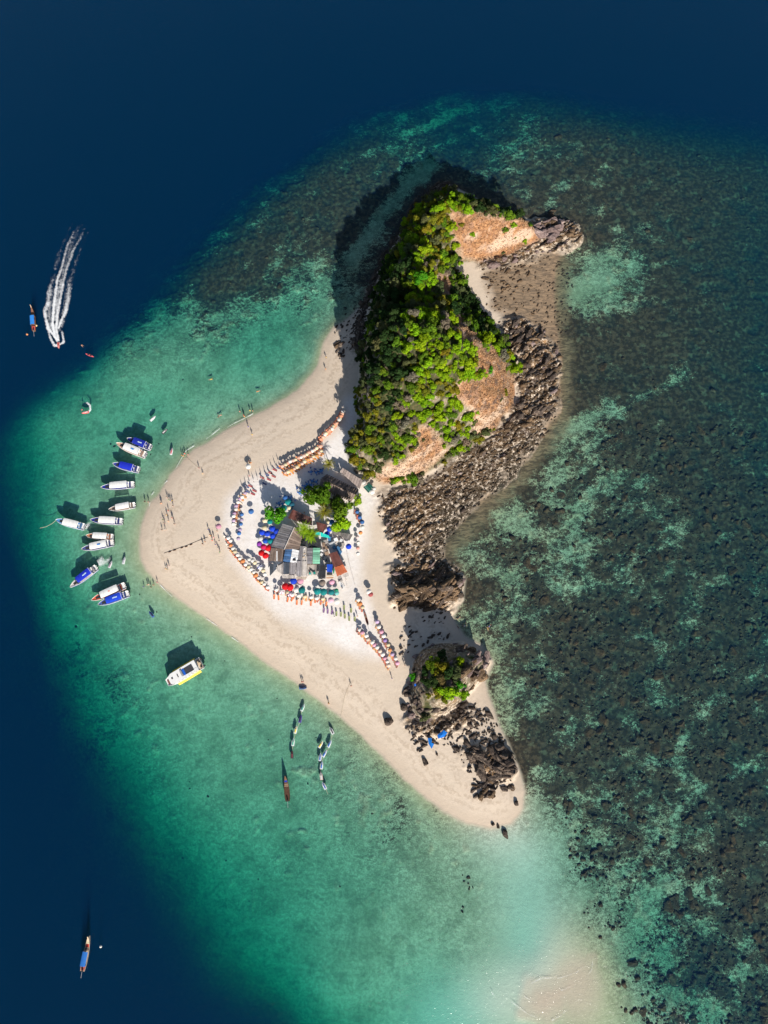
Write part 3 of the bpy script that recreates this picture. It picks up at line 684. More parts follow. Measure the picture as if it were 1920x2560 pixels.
for s, x, y, g, h in heads[:150]:
    o = obj('coral_head', random.choice(CORAL)); o.location = (x, y, g + h * .2); o.scale = (s * random.uniform(.9, 1.7), s, h); o.rotation_euler = (0, 0, random.uniform(0, 6))
    tag(o, 'rounded brown coral head under the clear shallow water of the reef flat', 'coral', 'large coral heads on the reef flat')
joined('coral_heads', [(random.randrange(5), x, y, g + h * .2, s * random.uniform(.8, 1.4), s, h, random.uniform(0, 6), 0) for s, x, y, g, h in heads[150:]], M_CORAL, SMALLA)

# ------------------------------------------------------------------ trees and scrub
def leaf_material(name, transl=.25):
    t = NT(name); oi = t.N('ObjectInfo'); g = t.N('NewGeometry').outputs['Position']
    n = t.noise(g, 1.3, 3)
    hs = t.N('HueSaturation'); t.L(oi.outputs['Color'], hs.inputs['Color'])
    t.L(t.rng(n, .3, .7, .72, 1.30, False), hs.inputs['Value']); t.L(t.rng(t.noise(g, .9, 2), .3, .7, .485, .515, False), hs.inputs['Hue'])
    d = t.N('BsdfDiffuse'); t.L(hs.outputs[0], d.inputs['Color']); tl = t.N('BsdfTranslucent'); t.L(hs.outputs[0], tl.inputs['Color'])
    mx = t.N('MixShader'); mx.inputs[0].default_value = transl; t.L(d.outputs[0], mx.inputs[1]); t.L(tl.outputs[0], mx.inputs[2]); t.L(mx.outputs[0], t.out.inputs['Surface'])
    return t.m
M_LEAF = leaf_material('leaves'); M_BARK = mat('bark', (.16, .12, .09), .3, 4, .9); M_BARE = mat('grey_twigs', (.27, .21, .18), .3, 4, .9)
def crown_mesh(seed, n=900, leaf=.135, bare=False):
    rnd = random.Random(seed); mb = MB(); lobes = []
    for k in range(rnd.randint(6, 9)):
        a = rnd.uniform(0, 6.28); d = rnd.uniform(.15, .85)
        lobes.append((Vector((math.cos(a) * d, math.sin(a) * d, rnd.uniform(-.12, .38))), rnd.uniform(.2, .46)))
    lobes.append((Vector((0, 0, .3)), .5))
    wts = [r * r for _, r in lobes]
    for _ in range(n):
        c, r = rnd.choices(lobes, wts)[0]
        d = Vector((rnd.gauss(0, 1), rnd.gauss(0, 1), rnd.gauss(.35, .9))).normalized()
        p = c + d * r * rnd.uniform(.72, 1.08)
        nrm = (d + Vector((rnd.gauss(0, .45), rnd.gauss(0, .45), rnd.gauss(.25, .35)))).normalized()
        a = nrm.orthogonal().normalized(); a.rotate(Matrix.Rotation(rnd.uniform(0, 6.28), 3, nrm)); b = nrm.cross(a)
        s = leaf * rnd.uniform(.55, 1.25)
        mb.add([p - a * s, p - b * s * .6 + nrm * s * .12, p + a * s, p + b * s * .6 + nrm * s * .1], [(0, 1, 2, 3)])
    return mb.mesh('crown', M_LEAF)
def trunk_mesh(seed, material=None, limbs=5):
    rnd = random.Random(seed); mb = MB(); top = Vector((rnd.uniform(-.1, .1), rnd.uniform(-.1, .1), -.05))
    mb.tube([(0, 0, -1.6), (.03, .02, -.7), top], [.11, .085, .06], 6)
    for k in range(limbs):
        a = 6.28 * k / limbs + rnd.uniform(-.4, .4); d = rnd.uniform(.35, .7)
        e = Vector((math.cos(a) * d, math.sin(a) * d, rnd.uniform(.05, .4)))
        mb.tube([tuple(top), tuple(top.lerp(e, .5) + Vector((0, 0, .06))), tuple(e)], [.05, .035, .012], 5)
    return mb.mesh('trunk', material or M_BARK)
CROWNS = [crown_mesh(k) for k in range(7)]; TRUNKS = [trunk_mesh(k) for k in range(3)]
# a leafless shrub: only twigs
def twig_mesh(seed):
    rnd = random.Random(seed); mb = MB()
    for k in range(46):
        a = rnd.uniform(0, 6.28); d = rnd.uniform(.3, .95); z = rnd.uniform(.0, .65); e = Vector((math.cos(a) * d, math.sin(a) * d, z))
        s = e * rnd.uniform(.15, .45) + Vector((0, 0, -.1))
        w = rnd.uniform(.012, .03); p = Vector((-math.sin(a), math.cos(a), 0)) * w
        mb.add([s - p, s + p, e + p * .4, e - p * .4], [(0, 1, 2, 3)])
        for q in range(3):
            f = s.lerp(e, rnd.uniform(.4, .9)); e2 = f + Vector((rnd.gauss(0, .18), rnd.gauss(0, .18), rnd.uniform(.02, .2))); p2 = p * .6
            mb.add([f - p2, f + p2, e2], [(0, 1, 2)])
    return mb.mesh('branches', M_BARE)
TWIGS = [twig_mesh(k) for k in range(3)]
LEAFC = {'lime': (.22, .36, .012), 'green': (.115, .20, .016), 'dark': (.030, .060, .018), 'olive': (.20, .19, .018), 'dull': (.10, .115, .045), 'bright': (.075, .28, .016), 'brown': (.17, .12, .045), 'grey': (.20, .165, .12)}  # the dark tone is deepened to put slope shade into the leaves
LEAFN = {'lime': 'lime green', 'green': 'mid green', 'dark': 'dark green', 'olive': 'yellow green', 'dull': 'dull grey green', 'bright': 'vivid green', 'brown': 'dry brownish', 'grey': 'grey brown half bare'}
def tree(x, y, g, r, kind, where, single=None, name='tree', zs=None, sink=.0):
    h = r * (zs or .85)
    tr = thing(name, single or f'{"broad" if r > 2.2 else ("medium sized" if r > 1.85 else "small")} {LEAFN[kind]} tree {where}', 'tree', (x, y, g - sink), random.uniform(0, 6.28), None if single else f'{LEAFN[kind]} trees {where}')
    c = obj('crown', random.choice(CROWNS), tr); c.location = (0, 0, h + .35); c.scale = (r, r * random.uniform(.7, 1.1), h * random.uniform(.95, 1.3))
    v = random.uniform(.82, 1.2); col = LEAFC[kind]; c.color = (col[0] * v * random.uniform(.85, 1.15), col[1] * v, col[2] * v, 1)
    k = obj('trunk', random.choice(TRUNKS), tr); k.location = (0, 0, h + .35); k.scale = (r * .9, r * .9, (h + .8) / 1.5)
    return tr
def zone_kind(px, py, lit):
    """colour of the trees, slope shade included, as the photograph shows it across the hill"""
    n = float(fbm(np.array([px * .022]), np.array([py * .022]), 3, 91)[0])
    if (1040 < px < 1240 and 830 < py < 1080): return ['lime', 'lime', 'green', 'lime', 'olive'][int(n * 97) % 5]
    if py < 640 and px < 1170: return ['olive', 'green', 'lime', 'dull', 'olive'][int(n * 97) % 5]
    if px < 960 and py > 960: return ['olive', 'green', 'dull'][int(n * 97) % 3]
    if px < 990 + (1000 - py) * .12: return ['dark', 'dark', 'dark', 'dull', 'dark', 'green'][int(n * 97) % 6]  # shade of the west flank put into the leaf colours
    if px > 1130 and py < 860: return ['dark', 'dull', 'dark', 'green'][int(n * 97) % 4]  # darker leaves paint the shade of the slope facing the cove
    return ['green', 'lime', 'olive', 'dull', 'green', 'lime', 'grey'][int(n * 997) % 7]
placed = []
hx0, hy0 = P(830, 1230, 0); hx1, hy1 = P(1310, 470, 0)
def hill_zone(px, py):
    if py < 620: return 'at the north end of the headland ridge' if py < 560 else 'at the south end of the headland ridge'
    if px < 960 and py > 960: return 'on the south-west flank above the barn'
    if px < 990: return 'on the west cliff below the ' + ('vivid green tree' if py < 760 else ('summit' if py < 860 else 'middle of the hill'))
    if py < 760: return 'on the narrow ridge north of the summit' if px < 1110 else 'in the hollow facing the cove'
    if py < 900: return 'on the summit of the hill' if px < 1120 else 'on the north-east spur'
    if py < 1010: return 'in the middle of the hill' if px < 1090 else 'on the sunny eastern shoulder of the hill'
    return 'on the southern slope above the rocks' if px < 1110 else 'at the eastern cliff edge of the hill'
cand = 0; spots = []
while cand < 26000 and len(spots) < 900:
    cand += 1
    x, y = random.uniform(hx0, hx1), random.uniform(hy0, hy1)
    if float(samp(c_hill, x, y)) < .8: continue
    g = hz(x, y); r = 1.0 + 1.9 * random.random() ** 1.3
    px, py = PX(x, y, g + 1.5); px, py = float(px), float(py)
    dn = 14 * (float(fbm(np.array([x * .22]), np.array([y * .22]), 4, 61)[0]) - .5) * 2.4
    if any(inpoly(p, px + dn, py + dn * .5) for p in DRY): continue
    if any((x - a) ** 2 + (y - b) ** 2 < (.405 * (r + q)) ** 2 for a, b, q in placed): continue
    placed.append((x, y, r)); spots.append((r, x, y, g, px, py))
spots.sort(key=lambda q: -q[0])
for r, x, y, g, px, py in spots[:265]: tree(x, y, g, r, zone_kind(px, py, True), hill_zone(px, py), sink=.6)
crowna = []
for m in [crown_mesh(40 + k, 360, .19) for k in range(6)]:
    co, f = np.zeros(len(m.vertices) * 3, np.float32), np.array([p.vertices[:] for p in m.polygons], np.int32); m.vertices.foreach_get('co', co); crowna.append((co.reshape(-1, 3), f))
rest = {}
for r, x, y, g, px, py in spots[265:]:
    k = zone_kind(px, py, True); h = r * .85; rest.setdefault(k, []).append((random.randrange(len(crowna)), x, y, g + h * .75, r, r, h * 1.1, random.uniform(0, 6.28), 0))
n = 0
while n < 950:                                # low growth closing the gaps
    x, y = random.uniform(hx0, hx1), random.uniform(hy0, hy1)
    if float(samp(c_hill, x, y)) < .6: continue
    g = hz(x, y); px, py = map(float, PX(x, y, g + .5))
    if any(inpoly(p, px + random.gauss(0, 5), py + random.gauss(0, 5)) for p in DRY): continue
    n += 1; r = random.uniform(.6, 1.3); k = random.choice([zone_kind(px, py, True)] * 4 + ['dull', 'grey'])
    rest.setdefault(k, []).append((random.randrange(len(crowna)), x, y, g + r * .2, r, r, r * .8, random.uniform(0, 6.28), 0))
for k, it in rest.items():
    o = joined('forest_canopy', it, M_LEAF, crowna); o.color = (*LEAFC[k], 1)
x, y, g = on_ground(1052, 712); tree(x, y, g, 3.4, 'bright', '', single='vivid bright green tree standing out on the ridge of the hill')
x, y, g = on_ground(1128, 668); tree(x, y, g, 3.2, 'green', '', single='long mid green tree in the notch between hill and headland', zs=1.1)
x, y, g = on_ground(905, 870); tree(x, y, g, 1.9, 'bright', '', single='small vivid green tree at the sand edge on the west foot of the hill')
# smaller bushes between and on the dry slopes
bush = []
while len(bush) < 190 and cand < 30000:
    cand += 1
    x, y = random.uniform(hx0, hx1), random.uniform(hy0, hy1)
    if float(samp(c_hill, x, y)) < .5: continue
    g = hz(x, y); px, py = map(float, PX(x, y, g + .5))
    if any((x - a) ** 2 + (y - b) ** 2 < 1.7 for a, b in bush): continue
    on_dry = any(inpoly(p, px, py) for p in DRY)
    if on_dry and random.random() < .6: continue
    bush.append((x, y)); r = random.uniform(.7, 1.5)
    if random.random() < .25:
        b = obj('bare_bush', random.choice(TWIGS)); b.location = (x, y, g); b.scale = (r * 1.3, r * 1.3, r); b.rotation_euler = (0, 0, random.uniform(0, 6))
        tag(b, 'leafless grey brown bush ' + hill_zone(px, py), 'bush', 'leafless bushes on the hill')
    else:
        k = random.choice(['lime', 'green', 'olive', 'dull'])
        b = obj('bush', random.choice(CROWNS)); b.location = (x, y, g + r * .25); b.scale = (r, r, r * .7); b.color = (*LEAFC[k], 1); b.rotation_euler = (0, 0, random.uniform(0, 6))
        w = ('on the dry headland' if py < 680 else 'on the dry pink slope of the hill') if on_dry else hill_zone(px, py)
        tag(b, f'{"wide" if r > 1.1 else "low"} {LEAFN[k]} bush {w}', 'bush', f'{LEAFN[k]} bushes {w}')
for px, py, k in ((1218,520,'lime'), (1182,588,'lime'), (1283,563,'lime'), (1262,575,'green'), (1295,535,'lime'), (1313,602,'lime'), (1225,930,'bright')):
    x, y, g = on_ground(px, py); b = obj('bush', random.choice(CROWNS)); b.location = (x, y, g + .5); r = 1.5; b.scale = (r * .9, r, r * .9); b.color = (*LEAFC[k], 1)
    tag(b, {1218: 'lime green bush standing alone at the north edge of the headland', 1182: 'lime green bush in the west half of the dry headland', 1283: 'lime green bush near the east end of the dry headland',
            1262: 'mid green bush low in the middle of the dry headland', 1295: 'lime green bush on the rim above the east end of the headland', 1313: 'small lime green bush at the south-east corner of the dry headland',
            1225: 'vivid green bush alone on the bare pink slope of the hill'}[px], 'bush')
k = 0
while k < 110:                                # leafless scrub on the open slopes
    x, y = random.uniform(hx0, hx1), random.uniform(hy0, hy1)
    if float(samp(c_hill, x, y)) < 1.5: continue
    g = hz(x, y); px, py = map(float, PX(x, y, g))
    if py < 700 or not any(inpoly(p, px + random.gauss(0, 8), py + random.gauss(0, 8)) for p in DRY): continue
    k += 1; r = random.uniform(.6, 1.5); b = obj('bare_bush', random.choice(TWIGS)); b.location = (x, y, g); b.scale = (r * 1.2, r * 1.2, r * .8); b.rotation_euler = (0, 0, random.uniform(0, 6))
    tag(b, ('wide' if r > 1 else 'small') + ' leafless bush on the pink slope ' + ('above the barn' if px < 1080 else 'above the east cliff'), 'bush', 'leafless bushes on the pink slopes')
# islet greenery
for px, py, r, k, lab in ((1082,1662,2.5,'green','rounded green tree on the north side of the islet'), (1105,1668,2.3,'olive','yellow green tree beside the green one on the islet'), (1152,1652,1.5,'lime','small lime green tree on the east rim of the islet'),
        (1120,1728,3.0,'lime','largest lime green tree on the south rim of the islet'), (1146,1712,2.4,'bright','vivid green tree on the south-east rim of the islet'), (1090,1730,1.9,'olive','olive tree between rocks on the south-west of the islet'), (1072,1738,1.3,'olive','small olive bush at the south-west corner of the islet top'),
        (1034,1690,1.6,'bright','small vivid green tree at the west foot of the islet'), (1062,1795,1.6,'dull','grey green tree on the south foot of the islet'), (1088,1700,2.0,'dark','dark green tree west of the middle of the islet'), (1118,1683,2.2,'dark','dark green tree in the middle of the islet'), (1140,1672,1.7,'dull','dull green tree behind the east rim of the islet'), (1060,1678,1.6,'dark','dark green tree at the north-west edge of the islet'), (1064,1706,1.7,'dark','dark green tree at the west edge of the islet'), (1158,1735,1.6,'lime','lime green tree at the south-east edge of the islet'), (1108,1748,1.7,'olive','olive tree under the large lime one on the islet'), (1100,1640,1.7,'dark','dark tree on the shaded north face of the islet'), (1100,1695,2.2,'brown','brownish tree in the dark middle of the islet'), (1135,1690,1.8,'dull','dull green tree in the middle of the islet')):
    x, y, g = on_ground(px, py); tree(x, y, g, r * 1.25, k, '', single=lab, sink=.3)
# village trees
for px, py, r, k, lab in ((783,1248,3.6,'green','western of the two big green trees north of the huts'), (812,1247,3.7,'green','eastern of the two big green trees north of the huts'), (856,1287,3.9,'green','big loose green tree at the north-east corner of the huts'),
        (858,1316,3.6,'lime','big light green tree beside the grey lean-to roof'), (840,1262,2.6,'dull','dull green tree between the long thatched barn and the huts'), (697,1300,3.2,'bright','round vivid green tree by the blue umbrellas'), (898,1254,2.0,'lime','small round shrub alone on the sand east of the barn')):
    x, y, g = on_ground(px, py); tree(x, y, g, r * (1.28 if r > 3 else 1.1), k, '', single=lab, zs=.9)
# palms
def frond_mesh(seed):
    rnd = random.Random(seed); mb = MB(); n = 9; L = 2.7; prev = None
    pts = [Vector((L * k / n, 0, .55 * math.sin(min(1, k / n * 1.3) * 1.9) - 1.15 * (k / n) ** 2)) for k in range(n + 1)]
    mb.tube([tuple(p) for p in pts], [.05 - .004 * k for k in range(n + 1)], 4)
    for k in range(1, n + 1):
        for s in (-1, 1):
            p = pts[k]; l = .62 * math.sin(math.pi * (k / n) ** .7 * .86 + .25); e = p + Vector((.30, s * l, -.18)); m_ = p + Vector((.26, s * l * .5, .02))
            q = Vector((.10, 0, 0))
            mb.add([p - q, p + q, m_ + q, m_ - q, e], [(0, 1, 2, 3), (3, 2, 4)])
    return mb.mesh('frond', M_LEAF)
FRONDS = [frond_mesh(k) for k in range(2)]
for px, py, k, lab, sc in ((764,1330,'lime','leafy coconut palm behind the plank roof, western one','1.15'), (781,1345,'lime','leafy coconut palm over the black net roof, eastern one','1.1'), (813,1288,'olive','yellow green palm between the big trees','1.2'), (824,1168,'olive','small dark palm by the north end of the long barn','.9')):
    x, y, g = on_ground(px, py); sc = float(sc); hgt = 4.6 * sc
    p = thing('palm_tree', lab, 'palm', (x, y, g)); tb = MB(); tb.tube([(0, 0, -.3), (.1, .05, hgt * .5), (0, 0, hgt)], [.2, .15, .12], 7); tb.build('trunk', M_BARK, p)
    for q in range(15):
        f = obj('frond', FRONDS[q % 2], p); f.location = (0, 0, hgt); f.rotation_euler = (0, random.uniform(-.55, .35), 6.283 * q / 15 + random.uniform(-.15, .15)); f.scale = (sc,) * 3
        c = LEAFC[k]; v = random.uniform(.8, 1.25); f.color = (c[0] * v, c[1] * v, c[2], 1)
# dry grass tufts on the open slopes
tufts = [] ; ta = []
for k in range(3):
    mb = MB()
    for q in range(7):
        a = random.uniform(0, 6.28); e = Vector((math.cos(a) * .55, math.sin(a) * .55, random.uniform(.45, .9))); w = Vector((-math.sin(a), math.cos(a), 0)) * .10
        mb.add([-w, w, tuple(e)], [(0, 1, 2)])
    ta.append((np.array(mb.v, np.float32), np.array(mb.f, np.int32)))
while len(tufts) < 9000:
    x, y = random.uniform(hx0, hx1), random.uniform(hy0, hy1)
    if float(samp(c_hill, x, y)) < .8: continue
    g = hz(x, y); px, py = map(float, PX(x, y, g))
    if not any(inpoly(p, px + random.gauss(0, 7), py + random.gauss(0, 7)) for p in DRY): continue
    s = random.uniform(.4, 1.0); tufts.append((random.randrange(3), x, y, g - .05, s, s, s * .8, random.uniform(0, 6), 0))
o = joined('dry_grass', tufts, mat('dry_grass', (.40, .25, .14), .35, .7, .9), ta)

# ------------------------------------------------------------------ boats
def hull_outline(L, W, t):      # t 0 stern .. 1 bow, half width
    return W / 2 * (0.92 + .08 * min(1, t / .3)) * (1.0 if t < .5 else max(0.0, 1 - ((t - .5) / .5) ** 2.1) ** .75)
def make_speedboat(label, bow, stern, roof_col, bow_col, seat_col, mark=None, engines=3, group='speedboats moored off the sand spit', cover='light', W=2.9):
    (bx, by), (sx, sy) = P(*bow, 1.0), P(*stern, 1.0)
    L = math.hypot(bx - sx, by - sy) - .7; rz = math.atan2(by - sy, bx - sx); ux, uy = math.cos(rz), math.sin(rz)
    b = thing('speedboat', label, 'speedboat', ((bx + sx) / 2 + ux * .3, (by + sy) / 2 + uy * .3, 0), rz, group)
    X = lambda t: -L / 2 + L * t
    N = 16; rings = []; W2 = W
    for k in range(N + 1):
        t = k / N; w = max(hull_outline(L, W2, t), .03); zt = .95 + .65 * t ** 2.2; zk = -.4 + .75 * max(0, t - .72) / .28
        rings.append([(X(t), -w, zt), (X(t), -w * .93, .45 + .5 * t * t), (X(t), -w * .7, -.05 + .5 * t ** 4), (X(t), 0, zk), (X(t), w * .7, -.05 + .5 * t ** 4), (X(t), w * .93, .45 + .5 * t * t), (X(t), w, zt), (X(t), w * .88, zt + .02), (X(t), w * .84, zt - .3), (X(t), -w * .84, zt - .3), (X(t), -w * .88, zt + .02)])
    MB().loft(rings).build('hull', M_WHITE, b)
    st = MB()       # coloured rubbing strake
    for s in (-1, 1):
        st.loft([[(X(k / N), s * (hull_outline(L, W2, k / N) * .965 + .035 + .03 * j), .72 + .6 * (k / N) ** 2.2 + .12 * i) for i, j in ((0, 0), (1, 0), (1, 1), (0, 1))] for k in range(N)])
    o = st.build('rubbing_strake', OBJM, b); o.color = (*bow_col, 1)
    # foredeck and cushions
    fd = MB(); pts = [(X(t), -hull_outline(L, W2, t) * .82) for t in (.74, .8, .86, .92, .97)] + [(X(t), hull_outline(L, W2, t) * .82) for t in (.97, .92, .86, .8, .74)]
    fd.prism(pts, 1.0, 1.30); o = fd.build('bow_seat', OBJM, b); o.color = (*seat_col, 1)
    well = MB(); pts = [(X(t), -hull_outline(L, W2, t) * .48) for t in (.735, .8, .86)] + [(X(t), hull_outline(L, W2, t) * .48) for t in (.86, .8, .735)]
    well.prism(pts, 1.1, 1.31); well.build('bow_well', M_DARK, b)
    # roof
    x0, x1 = X(.17), X(.69); w = W * .44; zr = 2.75
    rf = MB(); nx, ny = 8, 6; top = []
    def rw(u): return w * (1 - .10 * max(0, (u - .75) / .25) ** 2) * (1 - .12 * max(0, (.1 - u) / .1) ** 2)
    rr = []
    for i in range(nx + 1):
        u = i / nx; ww = rw(u); xx = x0 + (x1 - x0) * u
        rr.append([(xx, -ww + 2 * ww * j / ny, zr + .16 * (1 - (2 * j / ny - 1) ** 2) - .06 * (u - .5) ** 2) for j in range(ny + 1)] + [(xx, ww, zr - .1), (xx, -ww, zr - .1)])
    rf.loft(rr); o = rf.build('roof', OBJM, b); o.color = (*roof_col, 1)
    ri = MB()
    for u in (.3, .55, .78): ri.box((x0 + (x1 - x0) * u, 0, zr + .17), (.05, w * 1.5, .03))
    q = ri.build('roof_rib', OBJM, o); q.color = (*[c * .75 for c in roof_col], 1)
    for s in (-1, 1):
        for u in (.03, .5, .97):
            MB().tube([(x0 + (x1 - x0) * u, s * w * .9, .9), (x0 + (x1 - x0) * u, s * w * .9, zr - .05)], .035, 5).build('roof_post', M_GREY, b)
    sc = MB(); sc.add([(X(.69), -w * .9, 2.55), (X(.69), w * .9, 2.55), (X(.76), w * .82, 1.25), (X(.76), -w * .82, 1.25), (X(.70), -w * .9, 2.55), (X(.70), w * .9, 2.55), (X(.77), w * .82, 1.25), (X(.77), -w * .82, 1.25)], [(0, 1, 2, 3), (7, 6, 5, 4), (0, 4, 5, 1), (2, 6, 7, 3), (1, 5, 6, 2), (3, 7, 4, 0)])
    sc.build('windscreen', M_GLASS, b)
    # benches under the roof and the aft bench
    for s in (-1, 1):
        o = MB().box(((x0 + x1) / 2, s * w * .62, 1.0), ((x1 - x0) * .92, .55, .45)).build('bench', OBJM, b); o.color = (*seat_col, 1)
    ab = MB().box((X(.115), 0, 1.08), (.55, W * .72, .4)); o = ab.build('aft_bench', OBJM, b); o.color = (*[min(1, c * .5 + .02) for c in seat_col], 1)
    # arch behind the roof
    ar = MB(); ar.tube([(X(.2), -w * .98, .9), (X(.19), -w * .98, 2.95), (X(.19), w * .98, 2.95), (X(.2), w * .98, .9)], .07, 6); ar.build('arch', M_WHITE, b)
    for k in range(engines):
        y = (k - (engines - 1) / 2) * .72
        e = MB(); e.box((X(0) - .25, y, .95), (.55, .40, .62), 0, None, .72); e.box((X(0) - .12, y, .35), (.22, .14, .9)); o = e.build('outboard_engine', M_DARK, b)
        c = MB().box((X(0) - .25, y, 1.27), (.42, .30, .10), 0, None, .7).build('cowling_cap', M_WHITE, o)
    if mark == 'patch':
        o = MB().prism([(X(.34), -.2), (X(.44), -.25), (X(.45), .2), (X(.35), .28)], zr + .19, zr + .26).build('roof_mat', OBJM, b); o.color = (.02, .22, .62, 1)
    elif mark == 'letters':
        lt = MB()
        for q in range(5): lt.box((X(.33) + q * .34, random.uniform(-.05, .05), zr + .20), (.22, .42, .02)); lt.box((X(.33) + q * .34 + .12, .1, zr + .20), (.10, .2, .021))
        o = lt.build('roof_lettering', OBJM, b); o.color = (.62, .82, .90, 1)
    elif mark == 'emblem':
        o = MB().add([(X(.42) + math.cos(a) * (.5 if q % 2 else .25), math.sin(a) * (.42 if q % 2 else .22), zr + .18) for q, a in enumerate(np.linspace(0, 6.283, 12, endpoint=False))] + [(X(.42), 0, zr + .2)], [(q, (q + 1) % 12, 12) for q in range(12)]).build('roof_emblem', OBJM, b); o.color = (.75, .25, .22, 1)
    return b
BLUE, NAVY, WHT, GRY = (.012, .03, .52), (.015, .03, .25), (.80, .80, .78), (.25, .27, .32)
z2 = lambda X, Y: (100 + X / 5.53, 1060 + Y / 5.53)
z3 = lambda X, Y: (120 + X / 5.53, 1240 + Y / 5.53)
make_speedboat('blue roofed speedboat moored behind a white one, with pale lettering on its roof', z2(1205, 200), z2(1552, 335), (.012, .03, .36), BLUE, NAVY, 'letters', 3)
make_speedboat('white roofed speedboat lying alongside the northernmost blue one, blue mat on roof', z2(1055, 265), z2(1480, 440), WHT, (.45, .2, .1), (.55, .35, .25), 'patch', 3, W=3.1)
make_speedboat('bright blue roofed speedboat moored alone with white bow rim', z2(1005, 548), z2(1390, 640), BLUE, BLUE, (.03, .05, .3), None, 3)
make_speedboat('white roofed speedboat with long pointed blue foredeck', z2(840, 878), z2(1320, 835), WHT, NAVY, (.015, .03, .28), None, 3)
make_speedboat('small white roofed speedboat with dark bow well, nearest the beach', z2(950, 1185), z2(1335, 1115), WHT, GRY, (.35, .25, .2), None, 2, W=2.6)
make_speedboat('white roofed speedboat farthest from shore, tied by a long rope', z2(220, 1325), z2(635, 1430), WHT, (.05, .2, .6), (.08, .25, .55), None, 3)
make_speedboat('white roofed speedboat with navy bow well, stern to the sand, north of two rafted boats', z2(695, 1325), z2(1160, 1350), WHT, NAVY, NAVY, None, 3)
make_speedboat('white speedboat with orange rimmed bow, upper of two rafted side by side', z2(635, 1543), z2(1030, 1565), WHT, (.6, .2, .06), (.5, .2, .1), None, 3, W=2.6)
make_speedboat('white speedboat with blue patch on roof, lower of two rafted side by side', z3(460, 738), z3(925, 640), WHT, NAVY, (.06, .08, .25), 'patch', 3)
make_speedboat('blue roofed speedboat heading south-west ahead of a white foam patch', z3(308, 1262), z3(690, 970), BLUE, BLUE, (.55, .5, .5), 'letters', 2)
make_speedboat('white roofed speedboat with orange red bow, rafted to a blue one at the south end', z3(600, 1445), z3(1085, 1225), WHT, (.6, .12, .05), (.6, .10, .04), 'emblem', 3)
make_speedboat('blue roofed speedboat with lettered roof, southernmost of the moored speedboats', z3(690, 1505), z3(1135, 1340), (.012, .06, .60), (.05, .2, .6), (.05, .1, .35), 'letters', 3)

